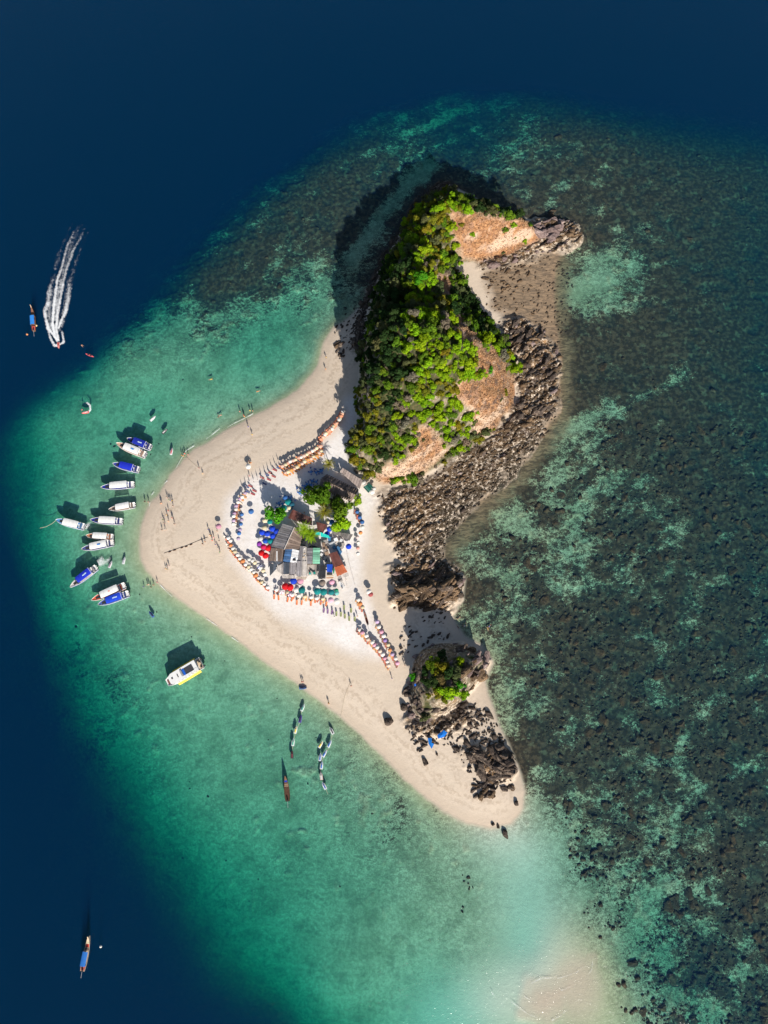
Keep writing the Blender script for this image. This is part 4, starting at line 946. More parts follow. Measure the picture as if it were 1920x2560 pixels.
def make_ferry():
    zf = lambda X, Y: (380 + X / 8.295, 1560 + Y / 8.295)
    (bx, by), (sx, sy) = P(*zf(320, 1225), 1.0), P(*zf(1035, 800), 1.0)
    L = math.hypot(bx - sx, by - sy); rz = math.atan2(by - sy, bx - sx); W = 4.3
    b = thing('ferry', 'white tour ferry with yellow side anchored in green water south-west of the sand', 'ferry', ((bx + sx) / 2, (by + sy) / 2, 0), rz)
    X = lambda t: -L / 2 + L * t
    rings = []
    for k in range(13):
        t = k / 12; w = W / 2 * (1 if t < .7 else 1 - .45 * ((t - .7) / .3) ** 2); zt = 1.5 + .3 * t * t
        rings.append([(X(t), -w, zt), (X(t), -w * .95, .2), (X(t), -w * .6, -.5), (X(t), w * .6, -.5), (X(t), w * .95, .2), (X(t), w, zt), (X(t), w * .93, zt), (X(t), w * .93, zt - .35), (X(t), -w * .93, zt - .35), (X(t), -w * .93, zt)])
    MB().loft(rings).build('hull', M_WHITE, b)
    M_YEL = mat('yellow_paint', (.80, .52, .01), .06, 1, .35)
    for s, n in ((-1, 'side_stripe'), (1, 'side_stripe')):
        m = MB(); m.loft([[(X(t), s * (W / 2 * (1 if t < .7 else 1 - .45 * ((t - .7) / .3) ** 2) + .015 + .05 * j), z) for z, j in ((1.2, -3), (1.55, -3), (.75, 14), (.6, 12))] for t in (.12, .3, .5, .7, .76)]); m.build(n, M_YEL, b)
    cab = MB(); cab.prism([(X(.15), -1.95), (X(.80), -1.95), (X(.87), -1.3), (X(.87), 1.3), (X(.80), 1.95), (X(.15), 1.95)], 1.2, 3.2); cab.build('cabin', M_WHITE, b)
    for s in (-1, 1):
        for q in range(6): MB().box((X(.2 + q * .1), s * 1.96, 2.35), (1.0, .06, .7)).build('window', M_GLASS, b)
    fs = MB().add([(X(.875), -1.2, 2.9), (X(.875), 1.2, 2.9), (X(.9), 1.1, 2.0), (X(.9), -1.1, 2.0), (X(.87), -1.2, 2.9), (X(.87), 1.2, 2.9), (X(.87), 1.1, 2.0), (X(.87), -1.1, 2.0)], [(0, 1, 2, 3), (7, 6, 5, 4), (0, 4, 5, 1), (1, 5, 6, 2), (2, 6, 7, 3), (3, 7, 4, 0)]).build('windscreen', M_GLASS, b)
    rf = MB(); rf.prism([(X(.12), -1.98), (X(.80), -1.98), (X(.89), -1.3), (X(.89), 1.3), (X(.80), 1.98), (X(.12), 1.98)], 3.2, 3.32); r_ = rf.build('roof', M_WHITE, b)
    MB().prism([(X(.22), -1.15), (X(.44), -1.15), (X(.44), 1.15), (X(.22), 1.15)], 3.32, 3.42).build('sun_deck_mat', mat('charcoal_mat', (.05, .05, .06), .2, 2, .8), r_)
    MB().prism([(X(.445), -1.15), (X(.50), -1.15), (X(.50), 1.15), (X(.445), 1.15)], 3.32, 3.46).build('blue_cover', mat('blue_cover', (.012, .11, .55), .1, 2, .6), r_)
    MB().prism([(X(.515), -1.2), (X(.56), -1.0), (X(.56), 1.0), (X(.515), 1.2)], 3.32, 3.7).build('deckhouse', M_GREY, r_)
    MB().box((X(.65), 0, 3.4), (.25, 1.2, .12)).build('hatch', M_DARK, r_); MB().box((X(.80), -.2, 3.4), (.5, .5, .14)).build('hatch', M_DARK, r_)
    rl = MB()
    for s in (-1, 1):
        rl.tube([(X(.16), s * 1.9, 3.95), (X(.56), s * 1.9, 3.95)], .03, 4)
        for q in range(6): rl.tube([(X(.16 + .08 * q), s * 1.9, 3.3), (X(.16 + .08 * q), s * 1.9, 3.95)], .025, 4)
    rl.build('railing', M_GREY, b)
    MB().box((X(.06), 0, 1.36), (L * .1, W * .8, .08)).build('aft_deck', M_PALEWOOD, b)
    for y in (-1.2, 0, 1.2): MB().box((X(.05), y, 1.62), (.6, .7, .45)).build('deck_locker', M_DARK if y else M_PALEWOOD, b)
    MB().prism([(X(.89), -1.1), (X(.97), -.8), (X(.97), .8), (X(.89), 1.1)], 1.3, 1.62).build('bow_deck', mat('red_brown_deck', (.18, .07, .06), .3, 2, .7), b)
    for y in (-1.3, 1.3): MB().box((X(0) - .3, y, .8), (.6, .5, .8), 0, None, .7).build('outboard_engine', M_DARK, b)
make_ferry()

def make_longtail(label, bow, stern, canopy, hullm, decks, c0=.18, c1=.52, W=1.8, prow=True):
    (bx, by), (sx, sy) = P(*bow, .8), P(*stern, .6)
    L = math.hypot(bx - sx, by - sy); rz = math.atan2(by - sy, bx - sx)
    b = thing('longtail_boat', label, 'longtail boat', ((bx + sx) / 2, (by + sy) / 2, 0), rz)
    X = lambda t: -L / 2 + L * t; rings = []
    wf = lambda t: max(W / 2 * math.sin(math.pi * min(1, .27 + .73 * t * .98)) ** .75 if t > .3 else W / 2 * (.72 + .28 * math.sin(t / .3 * 1.57)), .05)
    zf = lambda t: .6 + .25 * (1 - t) ** 3 + 1.5 * max(0, t - .55) ** 2 / .2
    for k in range(17):
        t = k / 16; w, zt = wf(t), zf(t)
        rings.append([(X(t), -w, zt), (X(t), -w * .8, .1 + .6 * max(0, t - .8) * 2), (X(t), 0, -.3 + 2.4 * max(0, t - .75) * 1.2), (X(t), w * .8, .1 + .6 * max(0, t - .8) * 2), (X(t), w, zt), (X(t), w * .88, zt + .03), (X(t), w * .82, zt - .22), (X(t), -w * .82, zt - .22), (X(t), -w * .88, zt + .03)])
    MB().loft(rings).build('hull', hullm, b)
    if prow: MB().tube([(X(.97), 0, zf(.97) - .1), (X(1.0), 0, zf(1) + .15), (X(1.035), 0, zf(1) + .75)], [.14, .13, .09], 6).build('prow', M_PALEWOOD, b)
    for t0, t1, rgb, nm in decks:
        m = MB(); m.prism([(X(t0), -wf(t0) * .8), (X(t1), -wf(t1) * .8), (X(t1), wf(t1) * .8), (X(t0), wf(t0) * .8)], min(zf(t0), zf(t1)) - .2, min(zf(t0), zf(t1)) + .02); o = m.build(nm, OBJM, b); o.color = (*rgb, 1)
    if canopy:
        rr = [[(X(c0 + (c1 - c0) * i / 5), W * .47 * math.sin(a), 1.75 + .28 * math.cos(a)) for a in np.linspace(-1.5, 1.5, 8)] + [(X(c0 + (c1 - c0) * i / 5), W * .45 * math.sin(a), 1.70 + .28 * math.cos(a)) for a in np.linspace(1.5, -1.5, 8)] for i in range(6)]
        o = MB().loft(rr).build('canopy', OBJM, b); o.color = (*canopy, 1)
        for s in (-1, 1):
            for t in (c0 + .01, c1 - .01): MB().tube([(X(t), s * W * .42, .5), (X(t), s * W * .42, 1.76)], .035, 5).build('canopy_post', M_WOOD, b)
    for t in (.58, .66): MB().box((X(t), 0, zf(t) - .02), (.28, wf(t) * 1.7, .05)).build('thwart', M_WOOD, b)
    e = MB(); e.box((X(.03), 0, 1.1), (.75, .45, .5), 0, None, .8); o = e.build('engine', M_DARK, b)
    MB().tube([(X(.01), 0, 1.05), (X(0) - 2.2, .25, .05)], .05, 5).build('propeller_shaft', M_GREY, o)
    return b
za = lambda X, Y: (60 + X / 8.295, 740 + Y / 8.295)
make_longtail('wooden longtail boat with sky blue canopy and red stern on the dark north-west sea', za(175, 250), za(205, 720), (.03, .24, .72), mat('varnished_wood', (.20, .10, .06), .25, 3, .5), [(.03, .2, (.55, .09, .07), 'stern_deck'), (.62, .76, (.35, .24, .09), 'foredeck'), (.76, .92, (.22, .10, .06), 'bow_deck')], .22, .62)
zb = lambda X, Y: (160 + X / 13.825, 2320 + Y / 13.825)
make_longtail('cream longtail boat with blue canopy and red foredeck on the dark south-west sea', zb(880, 270), zb(640, 1490), (.02, .15, .50), mat('cream_hull', (.55, .44, .33), .15, 2, .5), [(.02, .16, (.45, .10, .07), 'stern_deck'), (.68, .77, (.62, .06, .04), 'foredeck'), (.79, .94, (.58, .54, .36), 'bow_deck'), (.6, .675, (.10, .06, .07), 'hold_cover')], .17, .58, 1.9)
zc = lambda X, Y: (680 + X / 6.145, 1680 + Y / 6.145)
make_longtail('dark brown longtail boat with small blue awning anchored off the south beach', zc(205, 1590), zc(243, 1985), None, M_BROWN, [(.60, .70, (.26, .15, .08), 'foredeck'), (.74, .86, (.015, .05, .42), 'awning'), (.88, .97, (.28, .12, .06), 'bow_deck')], W=1.9, prow=False)
make_longtail('narrow red brown wooden canoe pulled up on the sand between two umbrella rows', (911, 1531), (920, 1562), None, mat('red_brown_wood', (.16, .05, .03), .25, 3, .6), [(.7, .9, (.20, .07, .04), 'bow_deck')], W=.9, prow=False).location.z = hz(*P(915, 1546, 1.5)) + .3

def make_jetski(name='jet_ski'):
    b = thing(name, 'x', 'jet ski'); L = 3.1; rings = []
    for k in range(9):
        t = k / 8; w = .58 * (1 if t < .5 else max(.06, 1 - ((t - .5) / .5) ** 2.2)); z = .35 + .25 * t
        rings.append([(-L / 2 + L * t, -w, z), (-L / 2 + L * t, -w * .7, -.15 + .3 * t ** 3), (-L / 2 + L * t, w * .7, -.15 + .3 * t ** 3), (-L / 2 + L * t, w, z), (-L / 2 + L * t, w * .55, z + .10), (-L / 2 + L * t, -w * .55, z + .10)])
    o = MB().loft(rings).build('hull', OBJM, b)
    MB().loft([[(x, -w, z0), (x, w, z0), (x, w * .7, z1_), (x, -w * .7, z1_)] for x, w, z0, z1_ in ((-1.2, .24, .4, .78), (-.3, .24, .45, .86), (.15, .28, .5, .9))]).build('seat', OBJM, b)
    MB().loft([[(x, -w, z0), (x, w, z0), (x, w * .6, z1_), (x, -w * .6, z1_)] for x, w, z0, z1_ in ((.16, .36, .5, .95), (.6, .36, .55, .9), (1.2, .2, .6, .75))]).build('front_cowl', OBJM, b)
    MB().tube([(.2, -.42, 1.08), (.3, 0, 1.0), (.2, .42, 1.08)], .04, 5).build('handlebar', M_DARK, b)
    return b
JS = Proto(make_jetski())
def jetski(px, py, deg, hull, seat, label, group=None, z=.0):
    x, y = P(px, py, .4); r = JS.put((x, y, max(z, hz(x, y) + .15 if hz(x, y) > -.1 else 0)), R(deg), label, group, .88)
    if not group and 'group' in r: del r['group']
    paint(r, 'hull', hull); paint(r, 'seat', seat); paint(r, 'front_cowl', [(a + b) / 2 for a, b in zip(hull, seat)]); return r
W_, Bk, Bl, Yl = (.60, .62, .64), (.03, .03, .04), (.03, .16, .5), (.75, .60, .05)
jetski(146, 863, -80, (.72, .30, .28), (.6, .06, .05), 'red and white jet ski speeding at the head of a long double wake')
jetski(213, 1031, 195, (.70, .12, .12), (.75, .5, .5), 'red jet ski turning in a tight curl of foam')
jetski(382, 1046, 45, W_, (.55, .55, .55), 'white jet ski floating alone off the north-west beach')
jetski(412, 1078, 45, Bk, (.5, .5, .5), 'dark jet ski with white nose floating near the beach bathers')
jetski(429, 1128, 80, W_, (.5, .08, .1), 'white and red jet ski close to the beach north of the speedboats')
jetski(276, 1411, 70, W_, (.3, .2, .25), 'white jet ski beside the round patch of foam')
jetski(310, 1401, 80, W_, (.4, .4, .45), 'white jet ski in shallow water between the foam patch and the sand')
jetski(378, 1535, 130, (.06, .13, .35), Bk, 'dark blue jet ski floating alone south of the speedboats')
for k, (X, Y, d, h, s, w) in enumerate(((475, 545, 68, W_, (.06, .35, .25), 'white and green jet ski nearest the sand in the western mooring line'), (437, 715, 80, (.08, .05, .3), Bk, 'purple jet ski second in the western mooring line'), (365, 885, 78, W_, Yl, 'white and yellow jet ski in the middle of the western mooring line'),
        (325, 1075, 84, W_, (.08, .45, .3), 'white jet ski with green seat in the western mooring line'), (308, 1265, 92, Bk, (.2, .05, .06), 'black jet ski at the far end of the western mooring line'),
        (915, 900, 118, W_, Bk, 'white jet ski nearest the sand in the eastern mooring line'), (885, 1100, 66, W_, Bl, 'blue and white jet ski second in the eastern mooring line'), (750, 1110, 60, W_, Yl, 'white and yellow jet ski lying west of the eastern mooring line'),
        (810, 1250, 62, W_, Bl, 'blue and white jet ski third in the eastern mooring line, east side'), (740, 1305, 86, W_, Bl, 'blue and white jet ski in the eastern mooring line, west side of a pair'), (763, 1430, 84, W_, Bl, 'slim blue and white jet ski in the eastern mooring line below the pair'),
        (755, 1595, 98, (.5, .42, .38), W_, 'beige jet ski in the eastern mooring line'), (800, 1745, 118, W_, (.02, .10, .45), 'blue and white jet ski last in the eastern mooring line'))):
    jetski(*zc(X, Y), d, h, s, w)
jetski(*zc(478, 245), 0, (.05, .12, .3), Bk, 'dark blue jet ski drawn up sideways at the waterline with two people behind')
def rope(label, pts, r=.06, m=None, z=.06, name='rope', cat='rope'):
    P3 = []
    for px, py in pts:
        x, y = P(px, py, 0); P3.append((x, y, max(hz(x, y), 0) + z))
    mb = MB(); mb.tube(P3, r, 5); o = mb.build(name, m or mat('pale_rope', (.55, .48, .36), .1, 3, .8)); return tag(o, label, cat)
rope('mooring rope linking the western line of jet skis', [zc(*p) for p in ((480, 480), (455, 600), (430, 760), (360, 930), (318, 1130), (305, 1330))])
rope('mooring rope linking the eastern line of jet skis', [zc(*p) for p in ((930, 930), (890, 1140), (790, 1300), (745, 1500), (765, 1640), (825, 1790), (860, 1880))])
rope('long anchor rope running west from the farthest speedboat', [z2(0, 1440), z2(90, 1420), z2(170, 1375), z2(225, 1330)])
rope('thin rope across the sand from the pair of bathers to the waterline', [(466, 1143), (480, 1156), (496, 1170)], .05)
rope('long thin rope over the southern beach down to the water', [(876, 1706), (862, 1740), (852, 1790)], .05)
fl = [(412, 1384), (425, 1380), (437, 1376), (455, 1370), (466, 1367), (478, 1362), (500, 1353), (522, 1345)]
rope('dark float rope lying straight across the western sand', fl, .07, mat('dark_rope', (.10, .07, .05), .2, 3, .9))
x, y, g = on_ground(455, 1370)
for k, (px, py) in enumerate(fl[1:6]):
    x, y, g = on_ground(px, py); o = MB().loft([[(xx, r * math.cos(a), r * math.sin(a) + .12) for a in np.linspace(0, 6.283, 6, endpoint=False)] for xx, r in ((-.55, .05), (-.3, .17), (.3, .17), (.55, .05))]).build('float', M_BROWN); o.location = (x, y, g + .05); o.rotation_euler = (0, 0, R(18))
    tag(o, 'dark spindle float on the rope lying across the western sand', 'float', 'floats on the beach rope')
def buoy(px, py, rgb, label):
    x, y = P(px, py, 0); b = thing('buoy', label, 'buoy', (x, y, 0)); m = MB(); m.loft([[(r * math.cos(a), r * math.sin(a), z) for a in np.linspace(0, 6.283, 10, endpoint=False)] for z, r in ((-.3, .2), (-.05, .42), (.2, .42), (.42, .18))]); o = m.build('float_body', OBJM, b, True); o.color = (*rgb, 1)
    MB().tube([(0, 0, .4), (0, 0, .75)], .05, 6).build('top_ring', M_GREY, b)
buoy(68, 836, (.60, .25, .10), 'orange buoy by the stern of the north-west longtail boat'); buoy(252, 2366, (.7, .68, .62), 'white buoy east of the south-west longtail boat')
buoy(91, 814, (.65, .5, .25), 'small yellow float at the side of the north-west longtail boat')
def kayak(px, py, deg, rgb, label):
    x, y = P(px, py, .2); b = thing('kayak', label, 'kayak', (x, y, 0), R(deg)); rings = []
    for k in range(11):
        t = k / 10; w = max(.04, .40 * math.sin(math.pi * t) ** .6); X = -1.8 + 3.6 * t
        rings.append([(X, -w, .2 + .1 * abs(2 * t - 1) ** 3), (X, -w * .6, -.1), (X, w * .6, -.1), (X, w, .2 + .1 * abs(2 * t - 1) ** 3), (X, 0, .27 + .1 * abs(2 * t - 1) ** 3)])
    o = MB().loft(rings).build('hull', OBJM, b); o.color = (*rgb, 1)
    for X in (-.6, .5): MB().box((X, 0, .27), (.75, .42, .1)).build('seat_well', M_DARK, b)
kayak(224, 888, -22, (.72, .12, .14), 'pinkish red kayak with a paddler in the turquoise water')

# ------------------------------------------------------------------ foam on the water
def foam_material():
    t = NT('foam'); g = t.N('NewGeometry').outputs['Position']; a = t.N('Attribute', attribute_name='fade').outputs['Fac']
    n = t.math('ADD', t.math('MULTIPLY', t.noise(g, .9, 5, .7), .55), t.math('MULTIPLY', t.noise(g, 2.6, 5, .75), .55))
    n = t.math('ADD', t.math('MULTIPLY', n, .75), t.math('MULTIPLY', t.noise(g, .30, 4, .6), .25))
    al = t.rng(t.math('ADD', n, t.math('MULTIPLY', t.math('SUBTRACT', a, .5), .60)), .44, .84, 0, .92)
    d = t.N('BsdfDiffuse'); d.inputs['Color'].default_value = (.86, .88, .90, 1); tr = t.N('BsdfTransparent')
    al = t.math('MULTIPLY', al, t.rng(a, .01, .24)); mx = t.N('MixShader'); t.L(al, mx.inputs[0]); t.L(tr.outputs[0], mx.inputs[1]); t.L(d.outputs[0], mx.inputs[2]); t.L(mx.outputs[0], t.out.inputs['Surface']); return t.m
M_FOAM = foam_material()
def foam_strips(name, strips, label=None):
    vs, fs, at = [], [], []
    for pts, w0, w1, f0, f1, z in strips:
        q = [Vector(P(px, py, 0)) for px, py in along(pts, max(8, len(pts) * 7))]; n = len(q); M_ = 5
        for i, p in enumerate(q):
            d = (q[min(i + 1, n - 1)] - q[max(i - 1, 0)]).normalized(); nn = Vector((-d.y, d.x)); u = i / (n - 1); w = (w0 + (w1 - w0) * u) * random.uniform(.75, 1.25)
            for j in range(M_):
                v = j / (M_ - 1) * 2 - 1; r = p + nn * (v * w); vs.append((r.x, r.y, z + random.uniform(0, .04) + .10 * (1 - v * v))); at.append((f0 + (f1 - f0) * u) * (1 - abs(v) ** 2.0) * min(1, (n - 1 - i) / (n * .22), (i + 1) / 2))
        o = len(vs) - n * M_
        fs += [(o + i * M_ + j, o + i * M_ + j + 1, o + (i + 1) * M_ + j + 1, o + (i + 1) * M_ + j) for i in range(n - 1) for j in range(M_ - 1)]
    me = bpy.data.meshes.new(name); me.from_pydata(vs, [], fs); a = me.attributes.new('fade', 'FLOAT', 'POINT'); a.data.foreach_set('value', at); me.materials.append(M_FOAM)
    o = obj(name, me); o['kind'] = 'stuff'
    if label: o['label'] = label
    return o
zw = lambda L: [(60 + a / 4.607, 420 + b / 4.607) for a, b in L]
foam_strips('wake_foam', [
    (zw([(400, 2010), (360, 1940), (330, 1800), (345, 1600), (360, 1480), (385, 1290), (430, 1170), (460, 1060), (500, 900), (570, 750), (640, 640), (745, 460)]), .9, 1.2, 1.15, .38, .05),
    (zw([(398, 2000), (372, 1850), (385, 1700), (400, 1600), (440, 1400), (480, 1200), (530, 1060), (570, 950), (640, 830), (700, 700), (830, 490)]), .9, 1.2, 1.05, .36, .06),
    (zw([(395, 1990), (330, 1910), (280, 1850), (255, 1740), (240, 1650), (280, 1560), (290, 1440), (320, 1300), (355, 1190)]), .7, 2.0, 1.1, .5, .07),
    (zw([(355, 1190), (390, 1050), (450, 880), (530, 700), (640, 520)]), 1.9, 1.6, .48, .22, .07),
    (zw([(395, 1860), (430, 1760), (480, 1660), (515, 1500), (520, 1400), (545, 1290), (565, 1220)]), .7, 2.0, 1.0, .5, .08),
    (zw([(560, 1230), (600, 1080), (650, 940), (720, 780), (860, 560)]), 1.8, 1.6, .48, .2, .05),
    (zw([(400, 2040), (355, 2050), (310, 1970), (285, 1880), (275, 1820)]), .9, .8, 1.0, .6, .09),
    (zw([(405, 2035), (460, 2010), (450, 1930), (425, 1840)]), .9, .8, 1.0, .55, .09),
    (zw([(370, 1780), (385, 1500), (430, 1300), (470, 1150), (520, 960)]), 1.4, 1.7, .75, .40, .045),
    (zw([(390, 1900), (375, 1650), (400, 1450), (440, 1250), (490, 1050), (560, 850), (660, 640), (790, 420)]), 2.0, 4.2, .62, .36, .04),
    (zw([(330, 1900), (290, 1700), (300, 1500), (330, 1300), (380, 1080)]), 1.6, 2.4, .66, .38, .042), (zw([(430, 1850), (480, 1600), (500, 1400), (560, 1200), (620, 1000)]), 1.6, 2.4, .66, .36, .043),
    (zw([(690, 1100), (760, 960), (930, 720), (1130, 450), (1380, 210)]), .5, .5, .30, .2, .05)], 'white churned wake trailing behind the speeding jet ski')
zz2 = lambda L: [(160 + a / 4.1475, 960 + b / 4.1475) for a, b in L]
foam_strips('wake_foam', [(zz2([(245, 300), (275, 270), (270, 220), (240, 195), (200, 200)]), .7, .6, 1.05, .7, .06), (zz2([(215, 205), (180, 185), (120, 160)]), .5, .4, .5, .25, .07)], 'curled wake of the turning jet ski')
foam_strips('propeller_wash', [([z2(640, 1440), z2(650, 1395), z2(700, 1370), z2(800, 1375)], 1.2, .8, .85, .3, .05), ([z2(640, 1430), z2(650, 1480), z2(690, 1500)], 1.0, .9, .8, .3, .06), ([z2(660, 1440), z2(760, 1440), z2(900, 1440)], 2.2, 1.5, .45, .1, .04)], 'white wash between three moored speedboats')
foam_strips('propeller_wash', [([z3(690, 930), z3(730, 890), z3(760, 800)], 1.8, 1.0, .85, .5, .05), ([z3(695, 950), z3(760, 930), z3(850, 880), z3(800, 820)], 1.6, 1.6, .85, .45, .06), ([z3(720, 900), z3(790, 880)], 2.2, 2.2, .7, .6, .045)], 'round patch of white wash behind the blue speedboat')
sh_px = lambda L: [(x * D2P, y * D2P) for x, y in L]
surf = []
for L in ([(548, 893), (530, 903), (505, 915), (478, 932)], [(476, 925), (452, 944), (440, 952)], [(421, 962), (402, 974), (390, 994), (380, 1012), (368, 1024)], [(362, 1038), (352, 1048)], [(333, 1062), (326, 1072)], [(324, 1085), (322, 1097)], [(322, 1118), (318, 1135), (316, 1150)], [(500, 1376), (520, 1390)], [(470, 1352), (440, 1332)], [(345, 1262), (362, 1280), (380, 1296)]):
    surf.append((sh_px(L), .35, .3, .85, .55, .05))
for L in ([(1145, 2125), (1170, 2112), (1210, 2112), (1245, 2100), (1275, 2075)], [(1100, 2160), (1140, 2190), (1180, 2205)], [(1190, 2205), (1215, 2190), (1235, 2170)], [(1280, 2072), (1278, 2095), (1262, 2115)], [(1060, 2140), (1075, 2160)], [(1210, 2140), (1240, 2128)], [(1130, 2150), (1160, 2170)]):
    surf.append((sh_px(L), .4, .3, .62, .45, .05))
foam_strips('surf_foam', surf, 'thin white lines of surf along the sand')

# ------------------------------------------------------------------ beach furniture
def make_umbrella():
    u = thing('beach_umbrella', 'x', 'umbrella'); n = 10; R_ = 1.08; mb = MB()
    vs = [(0, 0, 2.42)]; fs = []
    for k in range(n):
        a = 6.283 * k / n; vs += [(.55 * math.cos(a), .55 * math.sin(a), 2.27), (R_ * math.cos(a), R_ * math.sin(a), 1.98), (R_ * 1.01 * math.cos(a), R_ * 1.01 * math.sin(a), 1.86)]
    for k in range(n):
        a, b = 1 + 3 * k, 1 + 3 * ((k + 1) % n); fs += [(0, a, b), (a, a + 1, b + 1, b), (a + 1, a + 2, b + 2, b + 1)]
    mb.add(vs, fs); mb.m = [k % 2 for k in range(n) for _ in range(3)]
    mb.build('canopy', [OBJM, OBJM], u)
    MB().tube([(0, 0, -.1), (0, 0, 2.5)], .03, 5).build('pole', M_POLE, u); return u
UMB = Proto(make_umbrella())
M_STRIPE = mat('white_panel', (.82, .80, .78), .04, 2, .8)
UMBS = None
def umbrella(px, py, rgb, label, group=None, r=1.0, z=2.1, stripe=False):
    x, y = P(px, py, z + 1.2); g = max(hz(x, y), 0); x, y = P(px, py, g + z)
    u = UMB.put((x, y, g), random.uniform(0, 6.28), label, group, (r, r, random.uniform(.94, 1.06)), (random.gauss(0, .05), random.gauss(0, .05)))
    if not group and 'group' in u: del u['group']
    for c in kid(u, 'canopy'):
        v = random.uniform(.68, 1.0); c.color = (*[q * v for q in rgb], 1)
        if stripe:
            c.data = c.data.copy(); c.data.materials[1] = M_STRIPE
    return u
U_BLUE, U_RED, U_CRIM, U_PURP, U_TEAL, U_CREAM, U_WHITE, U_PINK, U_ORNG, U_SKY, U_GREEN = (.012, .06, .62), (.72, .008, .015), (.60, .01, .10), (.26, .04, .36), (.008, .24, .24), (.70, .60, .40), (.78, .75, .70), (.72, .36, .48), (.72, .26, .09), (.05, .16, .42), (.02, .30, .17)
def ums(spec, kind):
    for X, Y, rgb, lab, r in spec: umbrella(*z1(X, Y), rgb, lab, None, r)
ums([(475,710,U_BLUE,'westernmost blue umbrella in the blue cluster beside the plank roof',1.05),(530,725,U_BLUE,'middle blue umbrella in the lower row of the blue cluster',1.05),(580,670,U_BLUE,'northernmost blue umbrella of the blue cluster by the round tree',1.05),(630,697,U_BLUE,'blue umbrella touching the plank roof in the blue cluster',1.0),
     (590,750,U_BLUE,'blue umbrella at the south-east corner of the blue cluster',1.0),(513,795,(.01,.09,.5),'smaller blue umbrella next to the teal one beside the plank roof',.9),(560,802,U_TEAL,'teal umbrella at the south end of the blue cluster',1.0),(558,600,U_TEAL,'teal umbrella on the west side of the round vivid tree',.95),
     (450,826,U_PURP,'purple umbrella beside the crimson one',.9),(495,860,U_CRIM,'crimson umbrella between the purple and red ones',1.0),(540,870,U_RED,'red umbrella against the wall of the west hut',1.1),(465,925,U_RED,'western red umbrella below the crimson one',1.1),(515,950,U_RED,'southern red umbrella of the cluster west of the huts',1.1),
     (745,395,U_TEAL,'large teal umbrella in the tree shade north of the huts',1.1),(702,452,U_TEAL,'teal umbrella in the shade just north of the round tree',1.15),(785,418,(.02,.14,.22),'dark teal umbrella half hidden beside the large teal one',1.0),(757,455,U_CREAM,'cream umbrella by the red brown roof',.8),(505,590,U_CREAM,'cream umbrella left of the teal one by the round tree',.9),(500,660,U_CREAM,'cream umbrella north-west of the blue cluster',.9),(463,772,U_WHITE,'white umbrella between the blue cluster and the purple one',.9),
     (718,345,(.03,.12,.35),'blue umbrella in the shade beyond the large teal one',.85),(1200,602,U_SKY,'sky blue umbrella under the big north-east trees',1.0),(1180,668,U_BLUE,'bright blue umbrella beside the red brown roof',1.0),(1147,720,U_BLUE,'blue umbrella behind the teal awning',.9),(1372,856,U_BLUE,'blue umbrella alone on the sand east of the huts',1.0),(1166,602,U_CREAM,'cream umbrella beside the sky blue one',.7),
     (805,1213,U_BLUE,'blue umbrella in front of the grey sheet roofs',1.15),(875,1207,U_PINK,'pink umbrella in front of the grey sheet roofs',1.1),(715,1270,U_RED,'western red umbrella of the pair south of the huts',1.2),(770,1281,U_RED,'eastern red umbrella of the pair south of the huts',1.2),(830,1305,U_WHITE,'white umbrella between the red pair and the teal one',1.0),
     (890,1310,U_TEAL,'teal umbrella nearest the red pair south of the huts',1.2),(1053,1320,U_TEAL,'western umbrella of the teal trio south of the huts',1.2),(1116,1325,U_TEAL,'middle umbrella of the teal trio south of the huts',1.2),(1196,1326,(.01,.20,.22),'eastern smaller umbrella of the teal trio south of the huts',1.0),(1250,1312,U_GREEN,'green umbrella next to the teal trio',.7),(1253,1337,(.15,.45,.42),'pale teal umbrella below the green one',.8),
     (1105,1230,(.30,.24,.20),'greyish brown umbrella in front of the black hut roof',1.1),(1205,1222,U_PINK,'pink umbrella in front of the orange beam',.95),(1190,1408,(.70,.45,.55),'pink and white umbrella near the deck chairs',1.0),(1255,1420,U_WHITE,'white umbrella at the east end of the southern row',1.1)], 0)
for X, Y, c, lab in ((765,1352,(.30,.08,.30),'purple and white striped umbrella in the southern white row'),(455,1068,(.05,.08,.45),'blue and white striped umbrella in the inner south-west row'),(680,1322,(.5,.3,.4),'mauve striped umbrella next to the red pair')):
    umbrella(*z1(X, Y), c, lab, None, .95, stripe=True)
